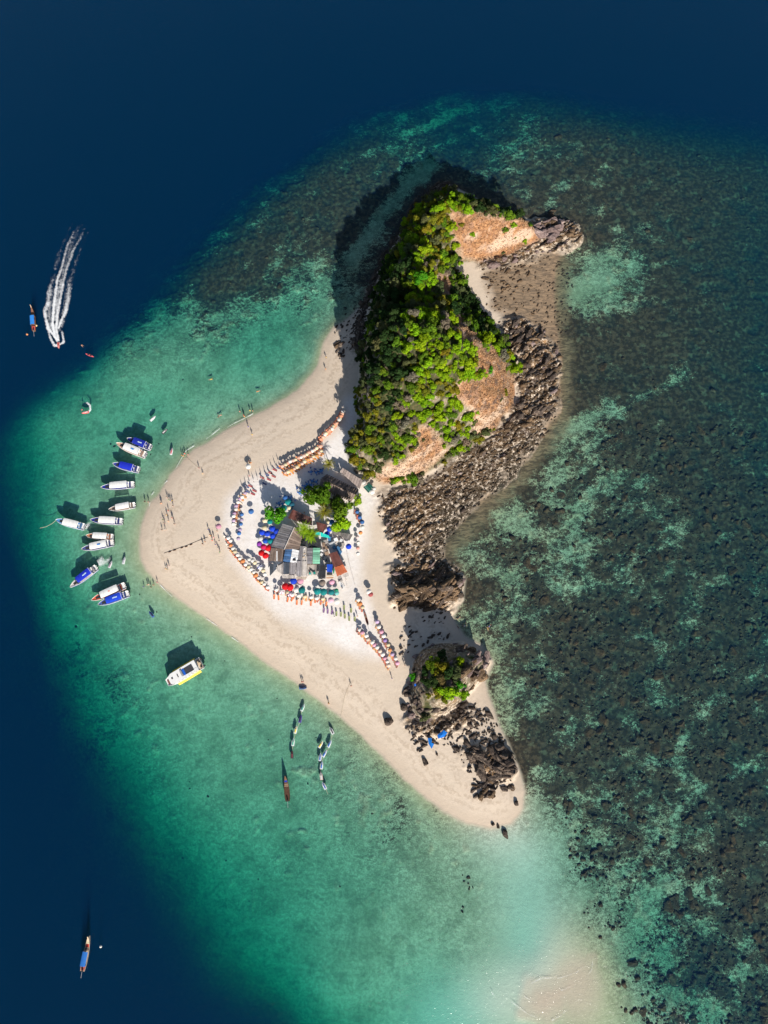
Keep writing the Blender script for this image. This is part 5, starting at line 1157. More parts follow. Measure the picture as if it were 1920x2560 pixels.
rows = [
 ('inner white row south-west of the huts', [(623,1397),(634,1403),(641,1412),(652,1421),(662,1434)], [U_WHITE, U_WHITE, U_CREAM], 7),
 ('outer curved row along the south-west sand', [(570,1343),(580,1368),(590,1385),(606,1404),(620,1416),(634,1427),(645,1443),(655,1455),(668,1467)], [U_WHITE, U_WHITE, U_ORNG, U_WHITE, U_CREAM], 17),
 ('curved row west of the white sand', [(583,1310),(584,1297),(586,1285),(590,1270),(594,1256),(602,1243),(611,1233)], [U_WHITE, (.52,.40,.55), U_WHITE, (.50,.32,.48)], 10),
 ('middle row on the west white sand', [(603,1288),(601,1303),(600,1318),(596,1345)], [U_SKY, (.45,.36,.5)], 6),
 ('southern white row before the huts', [(690,1474),(703,1476),(715,1480),(736,1487),(792,1494),(806,1496)], [U_WHITE, U_WHITE, U_CREAM], 9),
 ('outer line of the north-west double row', [(706,1164),(722,1156),(740,1147),(760,1138),(780,1128),(800,1116)], [(.70,.47,.38), U_CREAM, (.70,.38,.28), U_WHITE], 15),
 ('inner line of the north-west double row', [(713,1181),(728,1174),(745,1165),(765,1152),(785,1140),(804,1127)], [(.70,.47,.38), U_CREAM, (.62,.3,.1)], 14),
 ('coral coloured row toward the north beach', [(803,1097),(815,1083),(830,1070),(843,1055),(851,1042),(859,1028)], [(.70,.30,.18), (.70,.42,.30), U_WHITE, U_CREAM], 15),
 ('outer south-east row on the sand', [(899,1575),(909,1583),(921,1597),(934,1608),(945,1622),(957,1637),(966,1650),(973,1663)], [U_WHITE, U_PINK, U_WHITE, (.70,.55,.45)], 12),
 ('inner south-east row on the sand', [(943,1555),(949,1570),(957,1583),(964,1600),(971,1615),(979,1632),(989,1646),(994,1657)], [(.55,.42,.62), U_WHITE, U_PINK, U_WHITE, (.40,.26,.60), U_CREAM, U_ORNG], 10),
 ('short row beside the canoe', [(897,1500),(901,1510),(907,1518)], [U_WHITE, U_ORNG, U_CREAM], 3),
 ('row on the sand east of the huts', [(891,1280),(907,1307),(905,1317),(900,1329),(895,1341),(895,1353),(897,1362),(894,1374),(895,1383)], [U_SKY, U_SKY, U_SKY, U_WHITE, U_ORNG, (.5,.42,.4), U_WHITE, (.6,.3,.25), U_WHITE], 9)]
NAMEC = {U_WHITE: 'white', U_CREAM: 'cream', U_ORNG: 'orange', U_PINK: 'pink', U_SKY: 'sky blue', (.70,.47,.38): 'pale orange', (.70,.38,.28): 'light orange', (.62,.3,.1): 'ochre', (.70,.30,.18): 'coral red', (.70,.42,.30): 'peach', (.52,.40,.55): 'mauve', (.50,.32,.48): 'dusky purple', (.45,.36,.5): 'lilac', (.70,.55,.45): 'beige', (.55,.42,.62): 'lavender', (.40,.26,.60): 'violet', (.5,.42,.4): 'taupe', (.6,.3,.25): 'brick red'}
def make_lounger():
    c = thing('deck_chair', 'x', 'deck chair'); m = MB()
    for s in (-.3, .3):
        m.tube([(-.8, s, .12), (.35, s, .42), (.85, s, .95)], .03, 4); m.tube([(.45, s, .0), (.2, s, .38)], .03, 4); m.tube([(-.6, s, .0), (-.45, s, .22)], .03, 4)
    m.build('frame', M_PALEWOOD, c)
    pts = [(-.78, .14), (-.2, .24), (.3, .40), (.6, .68), (.83, .93)]
    MB().loft([[(x, -.27, z), (x, .27, z), (x, .27, z + .03), (x, -.27, z + .03)] for x, z in pts]).build('sling', OBJM, c); return c
DC = Proto(make_lounger())
NCH = 0
def chair(px, py, deg, rgb, label, group):
    global NCH
    x, y, g = on_ground(px, py); r = DC.put((x, y, g), R(deg), label, group); paint(r, 'sling', rgb); NCH += 1; return r
chair_cols = {'outer line': (.66, .22, .08), 'inner line': (.62, .24, .06), 'coral coloured': (.65, .22, .12)}
for where, pts, cols, n in rows:
    for k, (px, py) in enumerate(along(pts, n, 1.3)):
        c = cols[k % len(cols)]; nm = NAMEC[c]
        umbrella(px, py, c, f'{nm} beach umbrella in the {where}', f'{nm} umbrellas in the {where}', random.uniform(.64, .80))
        cc = next((v for q, v in chair_cols.items() if q in where), None) or random.choice([(.45, .12, .08), (.25, .10, .08), (.62, .30, .12), (.68, .62, .55)])
        if 'middle row' in where or 'inner white' in where: continue
        for q in (-1, 1):
            if NCH < 215:
                nn = 'orange' if cc[0] > .6 and cc[1] < .35 else ('red' if cc[0] > .4 and cc[1] < .2 else ('brown' if cc[0] < .3 else 'pale'))
                dx, dy = (q * 4.2 * .7, q * 2 + 5.5) if 'double row' in where or 'southern' in where else (-3 + q * 2.2, 4.5 + q * 3)
                if 'west of the white' in where: dx, dy = (6 + q, q * 3)
                chair(px + dx, py + dy, 70 + random.gauss(0, 12) if 'west' not in where else 150 + random.gauss(0, 12), cc, f'{nn} deck chair of the {where}', f'{nn} deck chairs of the {where}')
# closed umbrellas and free deck chairs
def make_closed():
    u = thing('closed_umbrella', 'slim folded beach umbrella standing in the sand on the north-west beach', 'umbrella', group='folded umbrellas on the north-west beach')
    m = MB(); m.loft([[(r * math.cos(a), r * math.sin(a), z) for a in np.linspace(0, 6.283, 7, endpoint=False)] for z, r in ((.95, .13), (1.2, .17), (1.9, .11), (2.45, .03))]); o = m.build('folded_canopy', OBJM, u); o.color = (.30, .24, .22, 1)
    MB().tube([(0, 0, -.1), (0, 0, 2.55)], .03, 5).build('pole', M_POLE, u); return u
CU = Proto(make_closed())
for px, py in along([(607,1224),(636,1207),(660,1192),(683,1174),(698,1160)], 11):
    x, y, g = on_ground(px, py); CU.put((x, y, g), random.uniform(0, 6), tilt=(random.gauss(0, .04), random.gauss(0, .04)))
for k, (px, py) in enumerate([(618,1218),(627,1216),(656,1195),(668,1188),(676,1183),(688,1176),(697,1171),(685,1192),(673,1200),(662,1210),(637,1228),(633,1236),(620,1230)]):
    chair(px, py, 160, (.30, .05, .07) if k % 3 else (.06, .10, .25), ('dark red' if k % 3 else 'blue') + ' sling deck chair below the folded umbrellas', ('dark red' if k % 3 else 'blue') + ' deck chairs below the folded umbrellas')
for k, (X, Y) in enumerate([(605,1380),(650,1390),(745,1410),(790,1405),(840,1440),(890,1440),(940,1400),(985,1450),(1030,1420),(1090,1440),(1145,1455),(1120,1520),(1160,1530),(1205,1540)]):
    c = (.60, .16, .06) if k < 11 else (.15, .08, .22); nm = 'orange red' if k < 11 else 'purple'
    chair(*z1(X, Y), 80 + random.gauss(0, 8), c, nm + ' sling deck chair in front of the southern white row', nm + ' deck chairs in front of the southern white row')
for k, (X, Y) in enumerate([(1250,1555),(1297,1560),(1338,1580),(1383,1605),(1330,1490),(1402,1520),(1440,1610)]):
    chair(*z1(X, Y), 85, (.18, .22, .09), 'olive green sling deck chair standing in the sand without umbrella', 'olive green deck chairs without umbrellas')
# plastic chairs and tables in the shade
def make_pchair():
    c = thing('plastic_chair', 'blue plastic chair in the shaded seating area by the barn', 'chair', group='blue plastic chairs in the shade by the barn'); m = MB()
    MB().box((0, 0, .44), (.46, .46, .05)).build('seat', OBJM, c); MB().box((-.22, 0, .68), (.05, .44, .45)).build('backrest', OBJM, c)
    for a in (-1, 1):
        for b in (-1, 1): MB().tube([(.2 * a, .2 * b, .42), (.24 * a, .24 * b, 0)], .025, 4).build('leg', OBJM, c)
    return c
PC = Proto(make_pchair())
def make_table():
    c = thing('plastic_table', 'square table among the blue plastic chairs by the barn', 'table', group='tables in the shade by the barn'); MB().box((0, 0, .73), (.9, .9, .05)).build('tabletop', OBJM, c)
    for a in (-1, 1):
        for b in (-1, 1): MB().tube([(.36 * a, .36 * b, .71), (.4 * a, .4 * b, 0)], .03, 4).build('leg', OBJM, c)
    return c
PT = Proto(make_table())
seat_spots = [(855,275),(880,285),(905,275),(925,295),(870,310),(900,310),(935,270),(920,235),(945,215),(975,200),(990,225),(1000,180),(1060,60),(1080,85),(1100,75),(1000,60),(985,90),(1040,95),(955,250),(1020,250),(1040,190),(690,345),(655,410),(690,420),(790,440),(640,460),(770,360),(800,395)]
for k, (X, Y) in enumerate(seat_spots):
    x, y, g = on_ground(*z1(X, Y)); w = 'between the barn and the north-west rows' if Y < 130 else ('west of the barn' if X > 830 and Y < 330 else 'in the tree shade north of the round tree'); t = PT.put((x, y, g), random.uniform(0, 1.5), ('blue' if k % 3 else 'white') + ' topped square table ' + w); paint(t, 'tabletop', (.10, .26, .55) if k % 3 else (.6, .6, .58)); paint(t, 'leg', (.5, .5, .5))
    for q in range(3):
        a = random.uniform(0, 1.2) + q * 2.1; c = PC.put((x + math.cos(a) * .85, y + math.sin(a) * .85, g), a + math.pi, 'blue plastic chair at a table ' + w); col = (.03, .13, .42)
        paint(c, 'seat', col); paint(c, 'backrest', col); paint(c, 'leg', col)

# ------------------------------------------------------------------ people
import bmesh
def skin_body(joints, edges, radii, name='body'):
    me = bpy.data.meshes.new(name); me.from_pydata(joints, edges, []); o = bpy.data.objects.new(name, me); COL.objects.link(o)
    sk = o.modifiers.new('skin', 'SKIN'); sv = me.skin_vertices[0].data
    for i, r in enumerate(radii): sv[i].radius = (r, r) if not isinstance(r, tuple) else r
    sv[0].use_root = True
    sb = o.modifiers.new('sub', 'SUBSURF'); sb.levels = 1; sb.render_levels = 1
    dg = bpy.context.evaluated_depsgraph_get(); m2 = bpy.data.meshes.new_from_object(o.evaluated_get(dg)); m2.name = name
    bpy.data.objects.remove(o); m2.materials.clear(); m2.materials.append(M_SKIN); return m2
def pose(kind):
    # pelvis, chest, neck, head, then limbs; feet at z=0, facing +x
    J = {'pel': (0, 0, .90), 'bel': (0, 0, 1.05), 'che': (.02, 0, 1.28), 'nek': (.02, 0, 1.44), 'hed': (.04, 0, 1.56), 'top': (.03, 0, 1.68),
         'shL': (.02, .18, 1.36), 'elL': (-.02, .27, 1.10), 'haL': (.10, .28, .86), 'shR': (.02, -.18, 1.36), 'elR': (-.02, -.27, 1.10), 'haR': (.10, -.28, .86),
         'hiL': (0, .09, .86), 'knL': (.02, .10, .48), 'anL': (-.02, .10, .08), 'toL': (.16, .11, .04), 'hiR': (0, -.09, .86), 'knR': (.02, -.10, .48), 'anR': (-.02, -.10, .08), 'toR': (.16, -.11, .04)}
    if kind == 'walk':
        J.update(knL=(.18, .10, .50), anL=(.24, .10, .08), toL=(.42, .10, .05), knR=(-.05, -.10, .48), anR=(-.34, -.10, .14), toR=(-.22, -.10, .03), elL=(-.14, .26, 1.12), haL=(-.10, .27, .88), elR=(.10, -.26, 1.12), haR=(.30, -.24, .98))
    if kind == 'lie':
        J.update(pel=(0, 0, .55), bel=(.14, 0, .58), che=(.36, 0, .72), nek=(.48, 0, .82), hed=(.58, 0, .92), top=(.66, 0, 1.0), shL=(.42, .18, .77), elL=(.22, .28, .62), haL=(.02, .26, .58), shR=(.42, -.18, .77), elR=(.22, -.28, .62), haR=(.02, -.26, .58),
                 hiL=(-.05, .09, .53), knL=(-.42, .11, .56), anL=(-.78, .11, .34), toL=(-.86, .11, .46), hiR=(-.05, -.09, .53), knR=(-.42, -.11, .52), anR=(-.80, -.11, .32), toR=(-.88, -.11, .44))
    if kind == 'swim':
        J.update(pel=(0, 0, -.05), bel=(.15, 0, -.02), che=(.38, 0, .02), nek=(.54, 0, .06), hed=(.66, 0, .12), top=(.76, 0, .18), shL=(.45, .18, .02), elL=(.62, .38, -.03), haL=(.85, .46, .0), shR=(.45, -.18, .02), elR=(.62, -.38, -.03), haR=(.85, -.46, .0),
                 hiL=(-.05, .09, -.07), knL=(-.45, .14, -.12), anL=(-.84, .16, -.12), toL=(-1.0, .17, -.15), hiR=(-.05, -.09, -.07), knR=(-.45, -.14, -.10), anR=(-.84, -.20, -.10), toR=(-1.0, -.21, -.13))
    if kind == 'sit':
        J.update(pel=(0, 0, .62), bel=(.0, 0, .76), che=(.04, 0, .98), nek=(.06, 0, 1.13), hed=(.10, 0, 1.25), top=(.09, 0, 1.37), shL=(.05, .18, 1.06), elL=(.16, .27, .84), haL=(.40, .2, .86), shR=(.05, -.18, 1.06), elR=(.16, -.27, .84), haR=(.40, -.2, .86),
                 hiL=(.02, .12, .60), knL=(.40, .22, .58), anL=(.36, .28, .16), toL=(.52, .28, .10), hiR=(.02, -.12, .60), knR=(.40, -.22, .58), anR=(.36, -.28, .16), toR=(.52, -.28, .10))
    return J
RAD = {'pel': .135, 'bel': .12, 'che': .145, 'nek': .055, 'hed': .095, 'top': .06, 'shL': .07, 'elL': .045, 'haL': .035, 'shR': .07, 'elR': .045, 'haR': .035, 'hiL': .095, 'knL': .062, 'anL': .042, 'toL': .035, 'hiR': .095, 'knR': .062, 'anR': .042, 'toR': .035}
EDG = [('pel', 'bel'), ('bel', 'che'), ('che', 'nek'), ('nek', 'hed'), ('hed', 'top'), ('che', 'shL'), ('shL', 'elL'), ('elL', 'haL'), ('che', 'shR'), ('shR', 'elR'), ('elR', 'haR'), ('pel', 'hiL'), ('hiL', 'knL'), ('knL', 'anL'), ('anL', 'toL'), ('pel', 'hiR'), ('hiR', 'knR'), ('knR', 'anR'), ('anR', 'toR')]
def make_person(kind):
    J = pose(kind); ks = list(J); body = skin_body([J[k] for k in ks], [(ks.index(a), ks.index(b)) for a, b in EDG], [RAD[k] for k in ks])
    p = thing('person', 'x', 'person'); obj('body', body, p)
    def ring(c, ax, r, n=9):
        a = ax.orthogonal().normalized(); b = ax.cross(a); return [tuple(c + (a * math.cos(6.283 * k / n) + b * math.sin(6.283 * k / n)) * r) for k in range(n)]
    v = {k: Vector(q) for k, q in J.items()}
    ax = (v['bel'] - v['pel']).normalized()
    MB().loft([ring(v['pel'] - ax * .12, ax, .175), ring(v['pel'], ax, .20), ring(v['pel'] + ax * .10, ax, .175)]).build('swimwear', OBJM, p, True)
    ax2 = (v['nek'] - v['bel']).normalized()
    MB().loft([ring(v['bel'] + ax2 * .06, ax2, .17), ring(v['che'], ax2, .20), ring(v['che'] + ax2 * .10, ax2, .15)]).build('top', OBJM, p, True)
    h = (v['top'] - v['hed']).normalized(); c = v['hed'] + h * .03
    MB().loft([ring(c - h * .02, h, .118), ring(c + h * .06, h, .112), ring(c + h * .12, h, .05)]).build('hair', M_HAIR, p, True)
    fwd = Vector((1, 0, 0)) if abs(h.x) < .6 else Vector((-h.z, 0, h.x)); f = v['hed'] + fwd * .10
    MB().loft([ring(f, fwd, .03, 5), ring(f + fwd * .03, fwd, .012, 5)]).build('nose', M_SKIN, p)
    return p
PROT = {k: Proto(make_person(k)) for k in ('stand', 'walk', 'lie', 'swim', 'sit')}
CLO = {'red': (.6, .03, .03), 'black': (.02, .02, .025), 'white': (.75, .74, .72), 'blue': (.04, .12, .45), 'orange': (.7, .25, .04), 'pink': (.65, .2, .3), 'dark': (.06, .05, .06), 'green': (.06, .3, .12), 'yellow': (.7, .55, .08)}
def person(kind, px, py, deg, cl, label, group=None, z=None, up=.0):
    x, y, g = on_ground(px, py)
    if kind == 'swim': g = 0.0; x, y = P(px, py, 0)
    p = PROT[kind].put((x, y, (g if z is None else z) + up), R(deg), label, group, random.uniform(.95, 1.06))
    if not group and 'group' in p: del p['group']
    s = random.choice([(.50, .29, .19), (.58, .36, .25), (.36, .20, .12), (.62, .42, .32)]); paint(p, 'body', s); paint(p, 'nose', s); paint(p, 'swimwear', CLO[cl]); paint(p, 'top', CLO[cl] if random.random() < .6 else s); return p
zp = lambda X, Y: (360 + X / 5.53, 1180 + Y / 5.53)
cset = list(CLO)
def group_people(pts, conv, where, poses=('stand', 'walk')):
    for k, (X, Y) in enumerate(pts):
        c = cset[(k * 5 + len(where)) % len(cset)]; kd = poses[k % len(poses)]
        verb = {'stand': 'standing', 'walk': 'walking', 'swim': 'swimming', 'sit': 'sitting', 'lie': 'lying'}[kd]
        person(kd, *conv(X, Y), random.uniform(0, 360), c, f'person in {c} {verb} {where}', f'people in {c} {verb} {where}')
group_people([(255,805),(300,803),(268,667),(294,717),(323,602),(347,690),(344,542),(392,640),(404,645),(427,725),(408,480)], zp, 'on the wet western sand near the waterline')
group_people([(325,360),(352,395),(372,402),(396,402),(250,440),(240,440)], zp, 'at the waterline facing the speedboats')
group_people([(20,415),(70,422)], zp, 'in the shallow water behind the nearest white speedboat')
group_people([(893,800),(918,880),(930,885),(950,952),(970,912),(1015,822),(1045,958),(1028,1060),(1055,1115),(995,1010)], zp, 'west of the umbrellas')
group_people([(850,970),(815,998),(822,1010)], zp, 'by the float rope on the western sand')
group_people([(330,1350),(350,1300),(305,1340)], zp, 'around dark gear on the south-west wet sand')
group_people([(192,1530),(140,1565),(103,1595),(75,1560),(55,1562),(5,1590)], zp, 'in the water line reaching the southern speedboats')
z8 = lambda X, Y: (540 + X / 5.53, 1020 + Y / 5.53)
group_people([(450,272),(505,378)], z8, 'on the northern sand near the surf line', ('walk',))
group_people([(440,800),(470,770),(490,762),(460,745)], z8, 'beside a small parasol on the open northern sand', ('sit', 'stand'))
group_people([(475,48),(400,128),(388,112),(335,60),(515,52)], z8, 'knee deep in the water off the northern sand')
group_people([(55,102),(30,110)], z8, 'chest deep off the northern sand', ('swim',))
z9 = lambda X, Y: (760 + X / 5.53, 780 + Y / 5.53)
group_people([(308,640),(302,802)], z9, 'alone at the north end of the beach', ('walk', 'stand'))
zq = lambda X, Y: (160 + X / 4.1475, 960 + Y / 4.1475)
group_people([(1225,745),(1243,752),(1258,730),(1292,740)], zq, 'together in the surf north of the speedboats')
group_people([(1402,878),(1440,935)], zq, 'on the sand at the end of the thin rope', ('walk', 'sit'))
group_people([(1030,912),(1020,1030),(1118,1020),(1112,990),(1460,1020),(1436,1062)], lambda X, Y: (960 + X / 5.53, 1380 + Y / 5.53), 'over the reef east of the shaded cove', ('swim',))
group_people([(527,948),(645,978),(452,1262)], lambda X, Y: (X, Y), 'far off the northern beach', ('swim',))
group_people([(870,468),(875,485)], zc, 'on the south sand')
group_people([(460,150),(483,150)], zc, 'behind the drawn up jet ski')
zr = lambda X, Y: (840 + X / 7.9, 1440 + Y / 7.9)
group_people([(1105,2022),(1355,1765),(425,800),(300,2170)], zr, 'near the south end of the umbrella rows')
group_people([(205,915),(350,130),(920,510),(1310,1290),(1230,1590)], z1, 'on the sand around the huts')
for row, sel in ((rows[1], 5), (rows[5], 8), (rows[6], 7), (rows[7], 7), (rows[8], 5), (rows[4], 5)):
    for k, (px, py) in enumerate(along(row[1], sel, 2.0)):
        c = cset[(k * 3) % len(cset)]; person('lie', px - 2, py + 6, random.uniform(40, 110), c, f'person in {c} lying in a chair of the {row[0]}', f'people in {c} lying in the {row[0]}', up=.02)
# riders and paddlers
x, y = P(146, 863, .4); person('sit', 146, 863, -80, 'red', 'person in red riding the speeding jet ski', z=.25); person('sit', 213, 1031, 195, 'pink', 'person in pink riding the turning red jet ski', z=.25); person('sit', 225, 887, -22, 'black', 'person in black paddling the red kayak', z=-.25)
# parasol and tarps on the open sand
umbrella(*z8(452, 803), U_WHITE, 'white parasol standing alone on the open northern sand', None, 1.0); umbrella(*zp(1025, 750), U_PINK, 'pink parasol at the edge of the loose group on the western sand', None, .95)
umbrella(*zp(1478, 545), U_SKY, 'blue parasol alone in the middle of the white sand', None, 1.0); umbrella(*zr(650, 310), U_WHITE, 'white parasol on the sand track east of the canoe', None, .95); umbrella(*zr(680, 362), (.35, .08, .08), 'dark red parasol on the sand track below the white one', None, .9)
def tarp(poly, rgb, label, h=1.7, conv=None):
    pts = [P(*conv(X, Y), h + 1.6) for X, Y in poly]; cx_, cy_ = sum(p[0] for p in pts) / len(pts), sum(p[1] for p in pts) / len(pts); g = hz(cx_, cy_)
    b = thing('tarpaulin', label, 'tarpaulin', (cx_, cy_, g)); m = MB(); n = len(pts); top = [(x - cx_, y - cy_, h + .15 * math.sin(i * 2.1)) for i, (x, y) in enumerate(pts)]
    m.add([(0, 0, h + .35)] + top + [(0, 0, h + .31)] + [(x, y, z - .04) for x, y, z in top], [(0, 1 + i, 1 + (i + 1) % n) for i in range(n)] + [(n + 1, n + 2 + (i + 1) % n, n + 2 + i) for i in range(n)] + [(1 + i, n + 2 + i, n + 2 + (i + 1) % n, 1 + (i + 1) % n) for i in range(n)])
    o = m.build('sheet', OBJM, b); o.color = (*rgb, 1)
    for x, y, z in top: MB().tube([(x * .97, y * .97, hz(cx_ + x, cy_ + y) - g - .1), (x * .97, y * .97, z)], .035, 5).build('post', M_WOOD, b)
zt = lambda X, Y: (960 + X / 4.366, 1700 + Y / 4.366)
tarp([(580,600),(650,545),(690,575),(655,620),(590,640)], (.005, .16, .62), 'larger bright blue tarpaulin tied over the sand among the dark rocks', conv=zt)
tarp([(478,635),(522,632),(522,680),(548,700),(520,752),(490,700)], (.005, .17, .60), 'smaller bright blue tarpaulin west of the larger one', conv=zt)
tarp([(318,30),(340,28),(350,60),(330,70)], (.005, .10, .5), 'tiny dark blue tarpaulin at the shaded west foot of the islet', .9, conv=zt)

# ------------------------------------------------------------------ the beach huts
M_SHEET = {}
def sheet(rgb, nm, rough=.6):
    if nm not in M_SHEET:
        t = NT(nm); tc = t.N('TexCoord').outputs['Object']; g = t.N('NewGeometry').outputs['Position']
        a, b = t.noise(g, 1.4, 5, .65), t.noise(g, .45, 3); oi = t.N('ObjectInfo').outputs['Random']
        c = t.mix(t.rng(a, .35, .7, 0, .5), rgb, tuple(v * .55 for v in rgb)); c = t.mix(t.rng(b, .45, .7, 0, .4), c, tuple(min(1, v * 1.35 + .03) for v in rgb))
        hs = t.N('HueSaturation'); t.L(c, hs.inputs['Color']); t.L(t.rng(oi, 0, 1, .68, 1.3, False), hs.inputs['Value'])
        t.bsdf(hs.outputs[0], rough, a, .3, .04, .3); M_SHEET[nm] = t.m
    return M_SHEET[nm]
G_GREY, G_BRN, G_PALE, G_DARK = sheet((.30, .28, .29), 'grey_roof_sheet'), sheet((.23, .17, .14), 'brown_roof_board'), sheet((.46, .42, .39), 'pale_roof_sheet'), sheet((.035, .037, .042), 'black_roof_net')
G_RED, G_ORG, G_BLUE, G_WHT, G_GRN, G_TEAL, G_SLATE = sheet((.15, .055, .045), 'red_brown_sheet'), sheet((.50, .13, .055), 'orange_sheet'), sheet((.10, .22, .45), 'blue_sheet'), sheet((.82, .82, .83), 'white_sheet'), sheet((.22, .52, .36), 'green_sheet'), sheet((.01, .42, .36), 'teal_canvas'), sheet((.07, .085, .11), 'slate_sheet')
G_THATCH = sheet((.25, .19, .16), 'thatch', .95); G_WALL = mat('hut_wall', (.26, .20, .15), .25, 2, .85)
def hut(label, planes, wall=None, cat='hut', wallm=None, name='beach_hut', wall_top=2.3, floor=None):
    allp = [z1(X, Y) for pl in planes for (X, Y, z) in pl[0]]
    ax = sum(p[0] for p in allp) / len(allp); ay = sum(p[1] for p in allp) / len(allp)
    ox, oy, g = on_ground(ax, ay); b = thing(name, label, cat, (ox, oy, g)); r = MB; roof = None
    for corners, n, m, nm in planes:
        c = [Vector((*P(*z1(X, Y), g + z), g + z)) - Vector((ox, oy, g)) for X, Y, z in corners]
        nrm = (c[1] - c[0]).cross(c[3] - c[0]).normalized()
        if nrm.z < 0: nrm = -nrm
        for k in range(n):                       # each strip a sheet of its own, lapped unevenly
            u0, u1 = k / n, (k + 1) / n - .012; dz = nrm * (random.uniform(0, .05) + .06 * (k % 2)); e = random.uniform(-.05, .06)
            q = [c[0].lerp(c[1], u0), c[0].lerp(c[1], u1), c[3].lerp(c[2], u1), c[3].lerp(c[2], u0)]
            q[2] = q[2] + (q[2] - q[1]) * e * .4; q[3] = q[3] + (q[3] - q[0]) * e * .4
            top = [p + dz for p in q]; bot = [p + dz - nrm * .06 for p in q]
            MB().add([tuple(p) for p in top + bot], [(0, 1, 2, 3), (7, 6, 5, 4), (0, 4, 5, 1), (1, 5, 6, 2), (2, 6, 7, 3), (3, 7, 4, 0)]).build(nm, m, b)
    for w in ([wall] if wall and not isinstance(wall[0][0], (tuple, list)) else (wall or [])):
        pts = [P(*z1(X, Y), g + 1.2) for X, Y in w]; A = sum(a[0] * c[1] - c[0] * a[1] for a, c in zip(pts, pts[1:] + pts[:1]))
        if A < 0: pts = pts[::-1]
        MB().prism([(x - ox, y - oy) for x, y in pts], -.3, wall_top).build('wall', wallm or G_WALL, b)
    return b
def part_box(b, X, Y, z, size, m, nm, deg=0):
    g = b.location.z; x, y = P(*z1(X, Y), g + z); o = MB().box((0, 0, 0), size).build(nm, m, b); o.location = (x - b.location.x, y - b.location.y, z); o.rotation_euler = (0, 0, R(deg)); return o
h = hut('long plank roofed hut with a pale ridge strip beside the blue umbrellas', [
    ([(812,655,3.9),(703,888,3.9),(572,858,2.5),(690,618,2.5)], 12, G_GREY, 'roof_board'), ([(816,655,3.9),(707,888,3.9),(862,885,2.6),(893,752,2.6)], 9, G_BRN, 'roof_board')], [(700,640),(600,850),(840,865),(880,760)])
g = h.location.z; a, b_ = [Vector((*P(*z1(X, Y), g + 4.0), g + 4.05)) - h.location for X, Y in ((812,655),(705,888))]
MB().tube([tuple(a), tuple(b_)], .16, 6).build('ridge_cap', G_PALE, h)
h = hut('flat brown roofed hut with a white skylight strip, south of the plank roofed hut', [([(572,872,2.5),(702,880,2.8),(690,1012,2.8),(552,1003,2.4)], 8, G_BRN, 'roof_board')], [(585,885),(690,890),(680,1000),(570,990)])
part_box(h, 632, 955, 2.86, (.35, 3.7, .08), G_WHT, 'skylight', 2)
h = hut('hut with half blue and half white gabled roof and a dark panel', [([(722,878,2.6),(695,1014,2.6),(766,1020,3.3),(790,880,3.3)], 5, G_BLUE, 'roof_sheet'), ([(792,880,3.3),(769,1020,3.3),(840,1027,2.7),(862,897,2.7)], 5, G_WHT, 'roof_sheet')], [(735,895),(715,1000),(825,1010),(845,905)], wall_top=2.4)
part_box(h, 811, 992, 3.22, (1.15, .8, .08), M_DARK, 'dark_panel', -5)
h = hut('narrow grey sheet roofed hut strewn with debris between white and green roofs', [([(875,850,2.7),(905,853,2.9),(890,1003,2.9),(848,1000,2.6)], 4, G_GREY, 'roof_sheet'), ([(907,853,2.95),(940,860,2.7),(938,1005,2.7),(893,1003,2.9)], 3, G_PALE, 'roof_sheet')], [(885,865),(930,870),(925,990),(862,985)])
for X, Y, s in ((915,880,.5), (918,930,.6), (910,965,.7), (925,950,.4)): part_box(h, X, Y, 3.05, (s, s * .6, .14), M_PALEWOOD if s > .5 else G_WHT, 'loose_board', random.uniform(0, 90))
hut('hut with grey western and mint green eastern roof half', [([(945,870,2.5),(942,1036,2.5),(1000,1036,3.2),(1004,870,3.2)], 6, G_GREY, 'roof_sheet'), ([(1006,870,3.25),(1002,1036,3.25),(1075,1036,2.6),(1080,870,2.6)], 7, G_GRN, 'roof_sheet')], [(955,885),(955,1020),(1065,1020),(1065,885)])
hut('grey patched hut roof with a darker slate panel at the south-west front', [([(692,1020,2.9),(702,1020,2.9),(700,1143,2.6),(690,1143,2.6)], 1, G_GREY, 'roof_sheet'), ([(703,1022,3.0),(762,1022,3.0),(757,1143,2.65),(700,1143,2.65)], 4, G_SLATE, 'roof_sheet'), ([(764,1020,2.95),(830,1020,2.95),(825,1146,2.6),(759,1143,2.6)], 5, G_GREY, 'roof_sheet'), ([(682,1148,2.5),(822,1152,2.5),(824,1187,2.25),(690,1184,2.25)], 7, G_PALE, 'awning_sheet')], [(700,1035),(820,1035),(815,1135),(700,1135)])
hut('pale grey sheet roof running down to the southern umbrellas', [([(838,1005,3.0),(890,1007,3.1),(885,1165,2.5),(830,1160,2.5)], 5, G_GREY, 'roof_sheet'), ([(892,1007,3.1),(940,1007,3.0),(950,1162,2.5),(887,1165,2.5)], 4, G_PALE, 'roof_sheet'), ([(832,1168,2.4),(948,1168,2.4),(930,1200,2.1),(832,1190,2.1)], 5, sheet((.33, .27, .22), 'tan_sheet'), 'awning_sheet')], [(850,1020),(930,1020),(935,1150),(840,1150)])
hut('low triangular grey roof with pale edge at the south-west corner of the huts', [([(622,1072,2.6),(690,1030,2.8),(692,1150,2.5),(640,1112,2.4)], 4, G_PALE, 'roof_sheet')], [(650,1070),(685,1050),(685,1130),(655,1105)], wall_top=2.1)
hut('dark slate triangular canvas roof at the far west of the huts', [([(552,1003,2.4),(690,1015,2.5),(655,1040,2.4),(600,1035,2.3)], 2, G_SLATE, 'canvas_panel'), ([(556,1030,2.2),(640,1038,2.4),(632,1085,2.2),(558,1160,1.9)], 2, G_SLATE, 'canvas_panel')])
